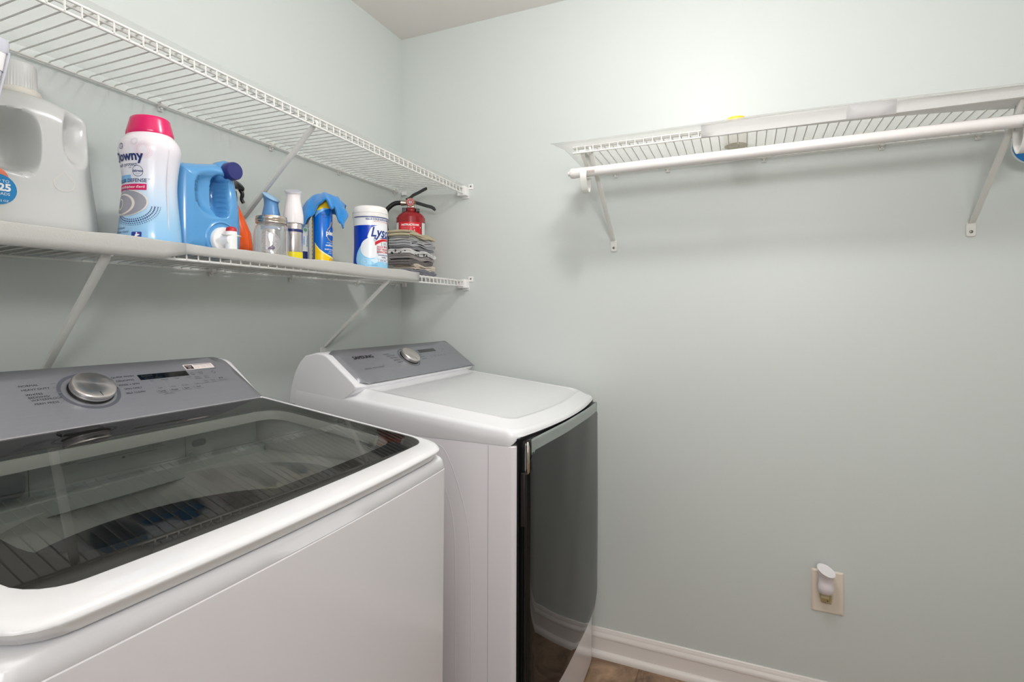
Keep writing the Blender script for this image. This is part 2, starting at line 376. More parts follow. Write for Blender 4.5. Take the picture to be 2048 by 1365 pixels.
# ================================================================ wire shelves
WR = .0023
def wire_shelf(name, label, length, depth, zb, zf, lip, first, loc, rotz, braces=(), clips=(), deck_rails=(), wall_end=None, group=None):
    """local: x runs along the wall, y out from the wall (toward -y is away): wall at y=0, room at y<0"""
    t = thing(name, label, 'shelf', loc, (0,0,rotz), group)
    bm = bmesh.new()
    x = first
    while x < length-.004:
        z1 = zb(x); z2 = zf(x)
        pts = [(x,-.008,z1-.006),(x,-.0105,z1-.001),(x,-.016,z1+.0005),(x,-depth*.5,(z1+z2)/2),(x,-depth+.007,z2),(x,-depth+.002,z2-.002),(x,-depth,z2-.007),(x,-depth-.001,z2-lip)]
        add_tube(bm, pts, .0016, 5, True); x += .0254
    finish(bm, 'deck_wires', M_wire, t, 60)
    def rail(nm, yy, dz, zz, r):
        bm = bmesh.new(); k = 12
        add_tube(bm, [(length*i/k, yy, zz(length*i/k)+dz) for i in range(k+1)], r, 8); finish(bm, nm, M_wire, t, 60)
    rail('back_rail', -.009, -.004, zb, .0028)
    rail('front_rail', -depth+.001, -.004, zf, .0028)
    rail('lip_rail', -depth+.002, -lip, zf, .0031)
    rail('stiffener_rail', -depth+.018, -.005, zf, .0028)
    for d in deck_rails: rail('middle_rail', -depth*d, -.004, lambda q: (zb(q)+zf(q))/2, .0022)
    for cx in clips:
        bm = bmesh.new(); z = zb(cx)-.006
        add_box(bm, cx-.006, cx+.006, -.006, -.0005, z-.013, z+.010)
        lathe(bm, [(cx-.0065, .0075),(cx+.0065,.0075)], 12)
        for v in bm.verts[8:]: v.co = Vector((v.co.z, -.010+v.co.x, z+v.co.y+.002))
        lathe(bm, [(-.016,.0005),(-.0155,.003),(-.0105,.0035)], 10)
        for v in bm.verts[-30:]: v.co = Vector((cx+v.co.x, v.co.z+.0045, z-.007+v.co.y))
        o = finish(bm, 'wall_clip', M_wire, t, 40)
    for bx, zbot, bxb in braces:
        bm = bmesh.new(); zt = zf(bx)-lip+.004
        a = Vector((bx, -depth+.012, zt)); e = Vector((bxb, -.012, zbot+.02)); d = (e-a)
        # folded steel strip, slightly channelled
        ax = Vector((1,0,0)); nn = d.cross(ax).normalized(); w2 = .0070
        rings = []
        for s in (0, .04, .5, .96, 1.0):
            p = a + d*s; q = .35 if s in (0, 1.0) else 1
            rings.append([p-ax*w2+nn*.004*q, p-ax*w2*.6+nn*.0055*q, p+ax*w2*.6+nn*.0055*q, p+ax*w2+nn*.004*q, p+ax*w2-nn*.003*q, p+ax*w2*.7-nn*.004*q, p-ax*w2*.7-nn*.004*q, p-ax*w2-nn*.003*q])
        loft(bm, rings)
        add_tube(bm, [a+Vector((0,-.006,.012)), a+Vector((0,-.012,.004)), a+Vector((0,-.008,-.006)), a], .004, 6)
        br_ = finish(bm, 'brace', M_wire, t, 50)
        bm = bmesh.new(); pts = rrect(.024, .040, .006, 4)
        loft(bm, [[(bxb+p[0], -.0005, zbot+p[1]) for p in pts], [(bxb+p[0], -.0035, zbot+p[1]) for p in pts], [(bxb+p[0]*.86, -.0055, zbot+p[1]*.9) for p in pts]])
        finish(bm, 'foot_plate', M_wire, br_, 40)
        bm = bmesh.new(); lathe(bm, [(0,.0045),(.002,.004),(.0028,.0015)], 12)
        for v in bm.verts: v.co = Vector((bxb+v.co.x, -.0055-v.co.z, zbot-.006+v.co.y))
        finish(bm, 'screw', mat('screw_steel', (120,115,110), .35, metal=.8), br_, 40)
    if wall_end is not None:   # plastic end bracket on the side wall
        x = length; z = zf(length)
        bm = bmesh.new()
        pts = [(-depth-.012,z-lip-.008),(-depth+.028,z-lip-.008),(-depth+.028,z+.002),(-depth-.006,z+.004),(-depth-.012,z-.002)]
        loft(bm, [[(x-.002,p[0],p[1]) for p in pts], [(x+wall_end,p[0],p[1]) for p in pts]])
        add_box(bm, x+wall_end-.005, x+wall_end, -depth-.030, -depth-.008, z-.006, z+.016)
        add_box(bm, x+wall_end-.005, x+wall_end, -depth-.012, -depth+.02, z-lip-.016, z-lip-.006)
        o = finish(bm, 'end_bracket', M_white, t); bevel(o, .002, 2)
        bm = bmesh.new(); lathe(bm, [(0,.0035),(.002,.003),(.0026,.001)], 12)
        for v in bm.verts: v.co = Vector((x+wall_end-.005-v.co.z, -depth-.020+v.co.x, z+.006+v.co.y))
        finish(bm, 'screw', mat('screw_steel'), o, 40)
    return t
# left wall shelves: local x = world y + 2.3 (towards the corner), local -y = world +x  -> rotate +90 deg
LY0 = -2.30
def ly(y): return y-LY0
up_b = lambda x: 1.7755 - .0145*(x+LY0); up_f = lambda x: 1.7655 - .0195*(x+LY0)
lo_b = lambda x: 1.3800; lo_f = lambda x: 1.3890 - .0035*(x+LY0)
upper = wire_shelf('wire_shelf', 'white wire shelf, higher of the two on the left wall', -.030-LY0, .320, up_b, up_f, .026, ly(-1.4095)-.0254*int(ly(-1.4095)/.0254), (0, LY0, 0), PI/2,
    braces=((ly(-.835), 1.512, ly(-.812)),), clips=[ly(y) for y in (-1.55,-1.045,-.700,-.395,-.055)], wall_end=.030, group=None)
lower = wire_shelf('wire_shelf', 'white wire shelf with cleaning supplies, lower of the two on the left wall', -.030-LY0, .320, lo_b, lo_f, .024, .0103, (0, LY0, 0), PI/2,
    braces=((ly(-1.335), 1.105, ly(-1.30)), (ly(-.50), 1.118, ly(-.475))), clips=[ly(y) for y in (-1.55,-.905,-.62,-.30,-.06)], wall_end=.030)
for t in (upper, lower):
    bm = bmesh.new(); zz = (up_b if t is upper else lo_b)(-LY0)
    add_box(bm, -LY0-.010, -LY0-.001, -.026, -.006, zz-.012, zz+.004); finish(bm, 'corner_bracket', M_white, t)
# back wall shelf: local x = world x, wall at y = 0
rb = lambda x: 1.7675 + .0045*x; rf = lambda x: 1.7765 + .0045*x
rs = wire_shelf('wire_shelf', 'white wire shelf with a hanging rod on the back wall', 1.56, .335, rb, rf, .022, .0145, (.872, 0, 0), 0,
    braces=((.055, 1.500, .055), (1.085, 1.498, 1.085)), clips=(.062,.245,.548,.870,1.10,1.35))
# rod hanging bracket hooks and rod
M_rod = mat('white_rod', (228,224,221), .3)
rod = thing('closet_rod', 'white hanging rod under the back wall shelf', 'rod', (.872, -.30, 1.701))
bm = bmesh.new(); add_tube(bm, [(-.006,0,0), (1.55,0,.017)], .0152, 24); finish(bm, 'pole', M_rod, rod, 50)
bm = bmesh.new(); lathe(bm, [(0,.0162),(.010,.0162),(.014,.014),(.016,.008),(.022,.0075),(.024,.004)], 18)
for v in bm.verts: v.co = Vector((-v.co.z-.002, v.co.x, v.co.y))
finish(bm, 'end_cap', M_rod, rod, 40)
bm = bmesh.new()
def strap(bm, pts, wd, th):
    """pts in (y, z) relative; band of width wd along x"""
    n = len(pts); out = []; inn = []
    for i in range(n):
        a = Vector(pts[max(i-1,0)]); b2 = Vector(pts[min(i+1,n-1)]); t = (b2-a).normalized(); nrm = Vector((-t.y, t.x))
        p = Vector(pts[i]); out.append(p+nrm*th/2); inn.append(p-nrm*th/2)
    ring = out + inn[::-1]
    loft(bm, [[(-wd/2, p.x, p.y) for p in ring], [(wd/2, p.x, p.y) for p in ring]])
def hook(xo):
    bm = bmesh.new()
    strap(bm, spline([(.026,.062),(.034,.04),(.040,0),(.038,-.035),(.022,-.058),(.004,-.056),(-.012,-.035),(-.020,-.016),(-.0175,.004),(-.012,.012)], 5), .020, .0028)
    strap(bm, spline([(-.032,.060),(-.020,.045),(.012,.030),(.030,.018),(.038,.0)], 4), .012, .0028)
    add_box(bm, -.008, .008, -.034, .030, .056, .0615)
    for v in bm.verts: v.co.x += xo
    o = finish(bm, 'rod_hook', M_wire, rod, 45); return o
hook(.030); hook(1.095)
bm = bmesh.new(); P = Print()
P.rect(.052, 0, .026, .0085, mat('label_print', (205,196,190), .5))
for k in range(7): P.rect(.042+k*.0034, 0, .0014, .006, mat('label_text', (150,138,132), .5), 2)
P.build('sticker', lambda u, v, off: Vector((u, -(.0153+off)*math.cos(v/.0152-.2), (.0153+off)*math.sin(v/.0152-.2)+u*.011)), rod, .004)

# liners
M_lin = mat_sheet('clear_shelf_liner', (235,236,234), .26, .35, bump=(420,.35,.0008), tl_w=.7)
M_linw = mat_sheet('white_shelf_liner', (240,239,236), .86, .4, bump=(420,.6,.0012), tl_w=.6)
def liner(name, label, rows, m, th=.0009, group=None):
    """rows: list of point lists (same length)"""
    bm = bmesh.new(); vs = [[bm.verts.new(p) for p in r] for r in rows]
    for a, b2 in zip(vs, vs[1:]):
        for k in range(len(a)-1): bm.faces.new((a[k], a[k+1], b2[k+1], b2[k]))
    o = finish(bm, name, m, None, 32); s = o.modifiers.new('solid', 'SOLIDIFY'); s.thickness = th; s.offset = 1
    return tag(o, label, 'shelf liner', group)
# lower shelf: lies on the deck and folds over the front lip; left piece hangs lower
def low_rows(y0, y1, drop, k=24, x0=.03, jit=.0015):
    rows = []
    for i in range(k+1):
        y = y0+(y1-y0)*i/k; zf_ = lo_f(ly(y)); zb_ = lo_b(ly(y)); d = drop(y) if callable(drop) else drop
        wv = jit*math.sin(y*23)+jit*.6*math.sin(y*51)
        rows.append([(x0, y, zb_+.004), (.16, y, (zb_+zf_)/2+.003), (.295, y, zf_+.003), (.318, y, zf_+.0065+wv), (.3265, y, zf_+.0085+wv), (.3285, y, zf_+.0075+wv), (.3285, y, zf_-d*.5), (.3270, y, zf_-d)])
    return rows
liner('shelf_liner', 'textured white liner folded over the lower left shelf edge, left piece under the clear jug', low_rows(-2.28, -1.205, lambda y: .0255 if y < -1.22 else .014), M_linw, .0008)
liner('shelf_liner', 'smooth white liner strip folded over the lower left shelf edge, longer right piece', low_rows(-1.204, -.362, lambda y: min(.0238, .0125+.0110*max(0,(y+1.2)/.55)), 30, x0=.03), mat_sheet('smooth_shelf_liner', (240,239,236), .88, .35, tl_w=.6), .0008)
rows = []
for i in range(31):
    y = -2.28+(2.24)*i/30; a = up_b(ly(y)); f_ = up_f(ly(y)); rows.append([(.03,y,a+.004),(.16,y,(a+f_)/2+.0035),(.300,y,f_+.003),(.318,y,f_+.0045),(.327,y,f_+.0075+.0015*math.sin(y*7))])
liner('shelf_liner', 'clear plastic liner lying on the higher left shelf', rows, M_lin, .0006)
rows = []
for i in range(41):
    x = .835+(2.43-.835)*i/40; a = rb(x-.872); f_ = rf(x-.872); c = .000+.003*max(0,min(1,(x-1.1)/.6)); e_ = 1 if x > .9 else (x-.835)/.065
    lift = .004*math.sin(x*5)*e_
    rows.append([(x+(.0 if x > .9 else .0),-.02,a+.004),(x,-.16,(a+f_)/2+.0035),(x,-.30,f_+.003),(x-.012*(1-e_),-.338,f_+.004),(x-.02*(1-e_),-.350,f_+.002+.006*max(0,min(1,(1.9-x)/.5))+lift*.5),(x-.03*(1-e_),-.354,f_+.003+.008*max(0,min(1,(1.9-x)/.5))+lift*.5)])
liner('shelf_liner', 'clear ribbed liner on the back wall shelf, front edge curled up', rows, mat_sheet('clear_ribbed_liner', (238,238,236), .50, .35, tl_w=.7), .0006)
# thicker ribbed edge of that liner where it is rolled over the front rail
rows = []
for i in range(31):
    x = 1.25+(2.43-1.25)*i/30; f_ = rf(x-.872); k = min(1, (x-1.25)/.45)
    wd = .0+.030*max(0,min(1,(x-1.42)/.28))+.085*max(0,min(1,(x-1.70)/.28))
    tp = .010-.010*max(0,min(1,(x-1.37)/.55))
    rows.append([(x,-.332+wd,f_-.0245+.010*min(1,wd*12)),(x,-.334+wd*.5,f_-.0252),(x,-.3380,f_-.0240),(x,-.3400,f_-.010),(x,-.3420,f_-.004),(x,-.3460,f_+tp*.5),(x,-.3480,f_+tp)])
liner('shelf_liner', 'white ribbed liner strip rolled over the front rail of the back wall shelf', rows, mat_sheet('ribbed_liner', (238,237,235), .80, .4, bump=(500,.7,.0012)), .0006)
rows = [[(x,-.3405,rf(x-.872)-.027),(x,-.3430,rf(x-.872)-.010),(x,-.3500,rf(x-.872)+.0075)] for x in (1.600,1.635,1.67,1.705)]
liner('tape_strip', 'short strip of frosted tape on the liner edge of the back wall shelf', rows, mat_sheet('frosted_tape', (240,238,238), .5, .4), .0004)['category'] = 'tape'
# ================================================================ washer and dryer
# local frame: origin at the front right bottom corner; x forward, y = 0 right side ... -W left side
W, D, BOW = .702, .72, .013
GW = .680   # width the glass is laid out in
def plan(ins, rf_=.03, rb_=.008, bow=BOW, back=None, nf=14, w0=0., w1=None, xo=0.):
    w1 = W if w1 is None else w1; back = -D if back is None else back
    """outline, counter-clockwise from the back right; returns (x, y)"""
    pts = []; y1 = -w0-ins; y0 = -w1+ins
    def fx(y):
        t = (y+(w0+w1)/2)/((w1-w0)/2); return bow*(1-t*t)-ins+xo
    def arc(cx, cy, r, a0, a1, k):
        for i in range(k+1):
            a = a0+(a1-a0)*i/k; pts.append((cx+r*math.cos(a), cy+r*math.sin(a)))
    xb = back+ins
    arc(xb+rb_, y1-rb_, rb_, PI, PI/2, 3)
    arc(fx(y1-rf_)-rf_, y1-rf_, rf_, PI/2, 0, 6)
    for i in range(1, nf):
        y = (y1-rf_)+(y0-y1+2*rf_)*i/nf; pts.append((fx(y), y))
    arc(fx(y0+rf_)-rf_, y0+rf_, rf_, 0, -PI/2, 6)
    arc(xb+rb_, y0+rb_, rb_, -PI/2, -PI, 3)
    return pts
def zmap(pts, zf_): return [(p[0], p[1], zf_(p[0], p[1]) if callable(zf_) else zf_) for p in pts]
SEAM, ZS = -.46, 1.0613
top_z = lambda x: 1.0036-.136*x
# console profile (x, z)
def console(t, seam, zs, psc=1., poff=0.):
    dx_, dz_ = seam+.46, zs-1.0613
    prof = [(a_+dx_*(1 if a_ > -.60 else .5)-(.018 if a_ < -.64 else 0), b_+(dz_ if b_ > 1.03 else 0)) for a_, b_ in [(-.50,1.012),(-.467,1.040),(-.4585,1.0535),(-.4715,1.0655),(-.568,1.1380),(-.580,1.1435),(-.595,1.1465),(-.625,1.1470),(-.650,1.138),(-.672,1.118),(-.690,1.092),(-.703,1.058),(-.712,1.02),(-.716,.985),(-.60,.990)]]
    c = (-.585,1.06)
    rings = []
    for y, s in ((0,.955),(-.003,.975),(-.010,.988),(-.030,1.),(-.343,1.),(-W+.030,1.),(-W+.010,.988),(-W+.003,.975),(-W,.955)):
        rings.append([(c[0]+(p[0]-c[0])*s, y, c[1]+(p[1]-c[1])*s if p[1] > 1.03 else p[1]) for p in prof])
    bm = bmesh.new(); loft(bm, rings)
    o = finish(bm, 'console_housing', M_enamel, t, 38); bevel(o, .004, 3, 35)
    # brushed panel on the slope: p from the right side, s up the slope
    def pm(p, s, off):
        p = p*psc+poff; k = s/.1414; dn = -max(0, p-(W-.034))*.42 - max(0, .020-p)*.25
        off = off+.0016+dn
        return Vector((seam-.113*k+off*.6, -p, zs+.085*k+off*.8))
    out = []
    def arc(cx, cy, r, a0, a1, n=6):
        for i in range(n+1): a = a0+(a1-a0)*i/n; out.append((cx+r*math.cos(a), cy+r*math.sin(a)))
    WQ = (W-poff)/psc; out.append((.004, -.0045)); out.append((WQ-.045, -.0045))
    out += [(WQ-.030,.0035),(WQ-.014,.0120),(WQ-.0045,.022)]
    arc(WQ-.034, .118, .030, 0, PI/2); arc(.050, .118, .030, PI/2, PI)
    P = Print(); P.poly(out, M_bpanel, 0); pn = P.build('console_panel', pm, t, .03, base=0); 
    s = pn.modifiers.new('solid', 'SOLIDIFY'); s.thickness = .0015; s.offset = 1
    return pm, pn
def knob(pm, parent, p, s, rad=.0365, h=.018):
    c0 = pm(p, s, 0); n = Vector((.6,0,.8)).normalized(); u = Vector((0,-1,0)); v = n.cross(u).normalized()
    def put(bm):
        for q in bm.verts: q.co = c0 + u*q.co.x + v*q.co.y + n*q.co.z
    bm = bmesh.new(); lathe(bm, [(.0004,rad+.0005),(.003,rad-.002),(.003,rad-.006)], 48, cap0=False); put(bm)
    k = finish(bm, 'knob_base', M_softblack, parent, 30)
    bm = bmesh.new(); lathe(bm, [(.0025,rad-.002),(.005,rad-.0008),(h-.004,rad),(h-.0015,rad-.0006),(h,rad-.0022),(h+.0004,rad-.004),(h-.0004,rad*.4),(h-.0006,.001)], 64); put(bm)
    km = mat('spun_steel_knob', (228,222,218), .24, metal=1)
    if 'done' not in km:
        km['done'] = 1; nt = km.node_tree; b = nt.nodes['Principled BSDF']; b.inputs['Anisotropic'].default_value = .75
        tg = nt.nodes.new('ShaderNodeTangent'); tg.direction_type = 'RADIAL'; tg.axis = 'Z'; nt.links.new(tg.outputs[0], b.inputs['Tangent'])
    o = finish(bm, 'knob', km, parent, 30)
    P = Print(); P.rect(0, rad*.72, .0012, rad*.34, M_inkl); mk = P.build('knob_mark', lambda a, b2, off: c0+u*a+v*b2+n*(h+.0002+off*.5), o)
    return c0, u, v, n
def feet(t, c, zbase):
    for x in (-.06, -.64):
        for y in (-.06, -W+.06):
            z = -(t.location.z + c*(-y))   # floor height seen in the machine's frame
            bm = bmesh.new(); lathe(bm, [(z+.0008,.021),(z+.006,.022),(z+.009,.018),(z+.009,.009),(.045,.009)], 20, cx=x, cy=y); finish(bm, 'foot', M_softblack, t, 40)

# ---------------------------------------------------------------- washer
WT = .0175
wz = .0016
wash = thing('washing_machine', 'white top-loading washing machine with a dark tinted glass lid, nearest the camera', 'washing machine', (.8208, -1.0294, wz), (-math.atan(WT), 0, .0289))
ZC = .9557
# body: closed base, open top deck
bm = bmesh.new()
loft(bm, [zmap(plan(0,.012,.008), .030), zmap(plan(0,.012,.008), ZC-.0022), zmap(plan(.001,.012,.008), ZC-.0008)], cap1=False)
finish(bm, 'cabinet', M_front, wash, 35)
bm = bmesh.new()   # top frame: trim strip then rolled edge then inner well
ledge = lambda x, y: max(ZC+.0150, top_z(x)-.026)
rings = [zmap(plan(.0012,.012), ZC-.0010), zmap(plan(.0004,.013), ZC+.0004), zmap(plan(.0030,.014), lambda x, y: ledge(x,y)-.006)]
for k in range(1, 6):
    a = k/5*PI/2; rings.append(zmap(plan(.0030+.007*(1-math.cos(a)), .018), lambda x, y, a=a: ledge(x,y)-.006+.006*math.sin(a)))
rings.append(zmap(plan(.040,.03,.01,back=-D+.20), lambda x, y: ledge(x,y)+.0005)); rings.append(zmap(plan(.044,.03,.01,back=-D+.20), lambda x, y: ledge(x,y)-.004)); rings.append(zmap(plan(.048,.03,.01,back=-D+.20), ZC-.012))
loft(bm, rings, cap0=False, cap1=False)
M_deck = mat('washer_inner_white', (222,224,222), .35)
finish(bm, 'top_frame', M_enamel, wash, 40)
# back part of the top under the console
box('rear_deck', -D+.01, -.49, -W+.004, -.004, ZC-.03, 1.024, M_enamel, wash, .004)
# inner deck with round tub opening, tub, drawer
bm = bmesh.new(); cx, cy, R0 = -.240, -W/2, .215; n = 72; ztub = .962
outer = []; inner = []
for k in range(n):
    a = 2*PI*k/n; dx, dy = math.cos(a), math.sin(a); hx, hy = .192, .298
    s = min(hx/abs(dx) if abs(dx) > 1e-6 else 9, hy/abs(dy) if abs(dy) > 1e-6 else 9)
    outer.append((cx+dx*s, cy+dy*s, ztub)); inner.append((cx+dx*.190, cy+dy*.247, ztub))
inn2 = [(p[0], p[1], ztub-.004) for p in inner]; inn3 = [(cx+(p[0]-cx)*.985, cy+(p[1]-cy)*.985, ztub-.05) for p in inner]
loft(bm, [outer, inner, inn3], cap0=False, cap1=False); finish(bm, 'inner_deck', M_deck, wash, 40)
bm = bmesh.new(); lathe(bm, [(ztub-.055,.228),(ztub-.075,.238),(ztub-.10,.232),(ztub-.52,.232),(ztub-.54,.20),(ztub-.545,.0)][::-1][1:] if 0 else [(ztub-.545,.01),(ztub-.54,.20),(ztub-.52,.232),(ztub-.10,.232),(ztub-.075,.215),(ztub-.055,.212)], 48, cx=cx, cy=cy, cap1=False)
finish(bm, 'tub', mat('tub_steel', (120,122,124), .35, metal=.9), wash, 40)
bm = bmesh.new(); lathe(bm, [(ztub-.53,.19),(ztub-.50,.17),(ztub-.44,.07),(ztub-.36,.045),(ztub-.35,.02)], 36, cx=cx, cy=cy); finish(bm, 'agitator', mat('grey_plastic', (120,124,128), .4), wash, 40)
# dispenser drawer panel, raised along the back inside
dr0, dr1 = -.500, -.440
bm = bmesh.new(); pr = [(dr0,ztub-.01),(dr1+.030,ztub-.01),(dr1+.026,ztub+.016),(dr1+.006,ztub+.020),(dr1,ztub+.082),(dr0,ztub+.084)]
loft(bm, [[(p[0], -.060, p[1]) for p in pr], [(p[0], -W+.055, p[1]) for p in pr]])
dw = finish(bm, 'dispenser_drawer', mat('dispenser_grey', (196,204,202), .4), wash); bevel(dw, .002, 2)
def dm(p, s, off):  # p from right, s up the sloped face
    k = s/.062; return Vector((dr1+.006-.006*k+off, -p, ztub+.020+.062*k))
P = Print(); mi_ = mat('dispenser_ink', (60,66,66), .5)
P.text('Softener', .418, .0375, .0066, mi_, sx=-1)
for a_, b_ in ((.418,.0470),(.4155,.0490),(.4205,.0490),(.416,.0445),(.420,.0445)): P.ring(a_, b_, .0011, .0017, mi_, n=12)
P.rect(.335, .0335, .140, .0005, mi_); P.disc(.336, .028, .0026, mi_, ry=.0018); P.text('Do not exceed the max line', .303, .029, .0042, mi_, sx=-1)
P.text('Detergent', .282, .0375, .0060, mi_, sx=-1); P.text('Powder', .282, .0425, .0045, mi_, sx=-1); P.ring(.282, .0480, .0014, .002, mi_, n=12)
P.rect(.469,.027,.0012,.056,mi_); P.rect(.225,.027,.0010,.056,mi_)
P.build('dispenser_print', dm, dw, base=.0002, lift=.0001)
bm = bmesh.new(); add_box(bm, dr1, dr1+.026, -.575, -.478, ztub+.026, ztub+.063); o = finish(bm, 'softener_cap', mat('slate_plastic', (84,94,106), .35), dw); bevel(o, .012, 4)
bm = bmesh.new(); pts = rrect(.029, .0135, .0065, 6)
loft(bm, [[tuple(dm(.197+p[0], .0235+p[1], .0)) for p in pts], [tuple(dm(.197+p[0]*.96, .0235+p[1]*.94, .002)) for p in pts]]); finish(bm, 'lid_sensor', mat('slate_plastic'), dw, 40)
# lid: white frame round the glass
lid = bpy.data.objects.new('lid', None); COL.objects.link(lid); lid.parent = wash
def lz(dz): return lambda x, y: top_z(x)+dz
LB = -.471
def lidplan(ins, r): 
    return [(max(p[0], LB), p[1]) for p in plan(ins, r, .003, bow=.013, back=LB-ins, nf=16, xo=.003)]
GI = .0158
def glplan(ins, r=.045, fr=.0367):
    """glass outline: narrow margin at the sides, wide at the front, reaching the back"""
    return [(max(p[0], LB), p[1]) for p in plan(GI+ins, r, .003, bow=.013, back=LB-GI-ins, nf=16, xo=-fr+GI, w1=GW)]
rings = [zmap(lidplan(.034,.050), lz(-.0225)), zmap(lidplan(.016,.050), lz(-.0240)), zmap(lidplan(.0085,.052), lz(-.0225)), zmap(lidplan(.0015,.054), lz(-.0110))]
for k in range(0, 8):
    a = k/7*PI/2; rings.append(zmap(lidplan(-.0003+.0095*(1-math.cos(a)), .054), lambda x, y, a=a: top_z(x)-.0080+.0070*math.sin(a)))
rings.append(zmap(glplan(-.002), lz(.0008))); rings.append(zmap(glplan(0), lz(.0))); rings.append(zmap(glplan(.0), lz(-.008))); rings.append(zmap(glplan(.022,.04), lz(-.026)))
bm = bmesh.new(); loft(bm, rings, cap0=False, cap1=False); 
finish(bm, 'lid_frame', mat('white_lid', (238,237,238), .22, coat=.5), lid, 50)
# frit border and clear tinted pane
winf = lambda ins: [(min(max(p[0], -.405+ins), 9), p[1]) for p in plan(.048+ins, .075, .03, bow=.030, back=-.453, nf=16, w0=-.014, w1=W+.010, xo=-.078)]
win = []
for p in plan(0, .060, .045, bow=.013, back=-.397, nf=16, w0=.048, w1=GW-.055, xo=-.080): win.append(p)
go = glplan(.0006)
bm = bmesh.new(); a = [bm.verts.new((p[0], p[1], top_z(p[0])-.0012)) for p in go]; b2 = [bm.verts.new((p[0], p[1], top_z(p[0])-.0012)) for p in win]
n = len(a)
for k in range(n): bm.faces.new((a[k], a[(k+1) % n], b2[(k+1) % n], b2[k]))
finish(bm, 'glass_border', mat('black_glass_border', (26,26,23), .02, spec=.6), lid)
bm = bmesh.new(); bm.faces.new([bm.verts.new((p[0], p[1], top_z(p[0])-.0012)) for p in win])
bmesh.ops.triangulate(bm, faces=bm.faces[:])
finish(bm, 'glass_pane', mat_glass('tinted_lid_glass', (.46,.47,.44), 1.0, 0.0, .09), lid)
# bright inner edge ring seen through the pane
bm = bmesh.new(); rg = []
for ins, dz in ((0.,-.006),(.006,-.010),(.010,-.022)):
    rg.append([(c_[0], c_[1], top_z(c_[0])+dz) for c_ in plan(ins, .060-ins, .045-ins, bow=.013, back=-.397, nf=16, w0=.048, w1=GW-.055, xo=-.080)])
loft(bm, rg, cap0=False, cap1=False); finish(bm, 'inner_trim', M_deck, lid, 40)
# handle recess / latch at the back of the glass
bm = bmesh.new(); pts = rrect(.064, .020, .004, 3)
loft(bm, [[(-.452+p[1]*.9, -.392+p[0], top_z(-.452+p[1]*.9)-.001) for p in pts], [(-.452+p[1]*.9, -.392+p[0]*.98, top_z(-.452+p[1])+.0012) for p in pts]])
o = finish(bm, 'latch', M_black, lid, 40)
pm, pn = console(wash, -.475, 1.0665, 1.03)
c0, u_, v_, n_ = knob(pm, pn, .320, .080, .0350, .0155)
P = Print()
P.ring(.322, .080, .0405, .0465, mat('ring_grey', (92,94,104), .4), 1, 48)
for t_, p_, s_ in (('NORMAL',.412,.108),('HEAVY DUTY',.412,.098),('WHITES',.411,.086),('BEDDING/',.410,.0785),('WATERPROOF',.409,.0718),('PERM PRESS',.4075,.0625)):
    P.text(t_, p_, s_, .0064, M_ink, sx=-1, left=True)
for t_, p_, s_ in (('QUICK WASH',.2745,.1085),('DELICATES',.2705,.0975),('RINSE + SPIN',.2715,.0855),('SPIN ONLY',.2675,.074),('SELF CLEAN',.270,.0625)):
    P.text(t_, p_, s_, .0064, M_ink, sx=-1, left=True)
for s_ in (.108,.098,.086,.076,.0625):
    dx = math.sqrt(max(0, .048**2-(s_-.080)**2)); a1 = .322+dx+.001; P.rect((a1+.369)/2, s_, abs(.369-a1)+.001, .0005, M_inkl)
    a1 = .322-dx-.001; P.rect((a1+.277)/2, s_, abs(a1-.277)*.9, .0005, M_inkl)
P.rect(.179, .102, .099, .0155, mat('display_black', (12,13,14), .08, coat=.6), 1)
P.text('88888', .212, .1045, .0085, mat('display_seg', (46,50,52), .4), sx=-1); P.text('NORMAL  HEAVY', .203, .0975, .0045, mat('display_seg'), sx=-1)
for k, (nm, hi, lo_) in enumerate((('Temp','Hot','Cold'),('Rinse','Normal','1 Rinse'),('Spin','High','No Spin'),('Soil','Heavy','Light'))):
    pc = .207-k*.0255
    P.ring(pc, .056, .0, .0004, M_inkl); 
    P.text(nm, pc, .0575, .0062, M_ink, sx=-1); P.text(hi, pc+.0035, .089, .0042, M_inkl, sx=-1); P.text(lo_, pc-.001, .0665, .0042, M_inkl, sx=-1)
    for j in range(5): P.disc(pc+.0085, .087-j*.0055, .0007, M_inkw, n=8)
    P.rect(pc, .0525, .017, .0005, M_inkl); P.rect(pc+.0095, .0565, .0004, .008, M_inkl)
P.text('Hold 3 sec', .198, .0495, .0036, M_inkl, sx=-1); P.rect(.198, .047, .024, .0004, M_inkl)
for (p_, s_, a_, b_) in ((.1205,.0985,'Pre','Soak'),(.1015,.0985,'Delay','End'),(.1165,.0845,'Fabric','Softener'),(.0965,.0845,'Extra','Rinse'),(.106,.0705,'Child','Lock'),(.0885,.0705,'Smart','Care')):
    P.text(a_, p_, s_+.0022, .0045, M_inkl, sx=-1); P.text(b_, p_, s_-.0026, .0045, M_inkl, sx=-1)
P.rect(.103, .0655, .052, .0004, M_inkl)
P.ring(.0725, .097, .0036, .0043, M_ink, a0=PI/2+.5, a1=PI/2+2*PI-.5); P.rect(.0725, .101, .0008, .004, M_ink); P.text('POWER', .066, .108, .004, M_inkl, sx=-1)
P.poly([(.0715,.0785),(.0715,.0735),(.0675,.076)], M_ink); P.rect(.0655,.076,.001,.005,M_ink); P.rect(.0635,.076,.001,.005,M_ink); P.text('Hold to Start', .066, .0695, .0038, M_inkl, sx=-1); P.rect(.064, .0665, .022, .0005, M_inkl)
mk = mat('sticker_white', (238,226,222), .5); mk2 = mat('sticker_brown', (52,40,38), .5)
P.rect(.0935, .120, .067, .0165, mk, 1, r=.002); P.rect(.116, .1195, .017, .0125, mk2, 2)
P.text('Deep', .116, .1225, .0055, mk, 3, sx=-1); P.text('Fill', .116, .1168, .0055, mk, 3, sx=-1)
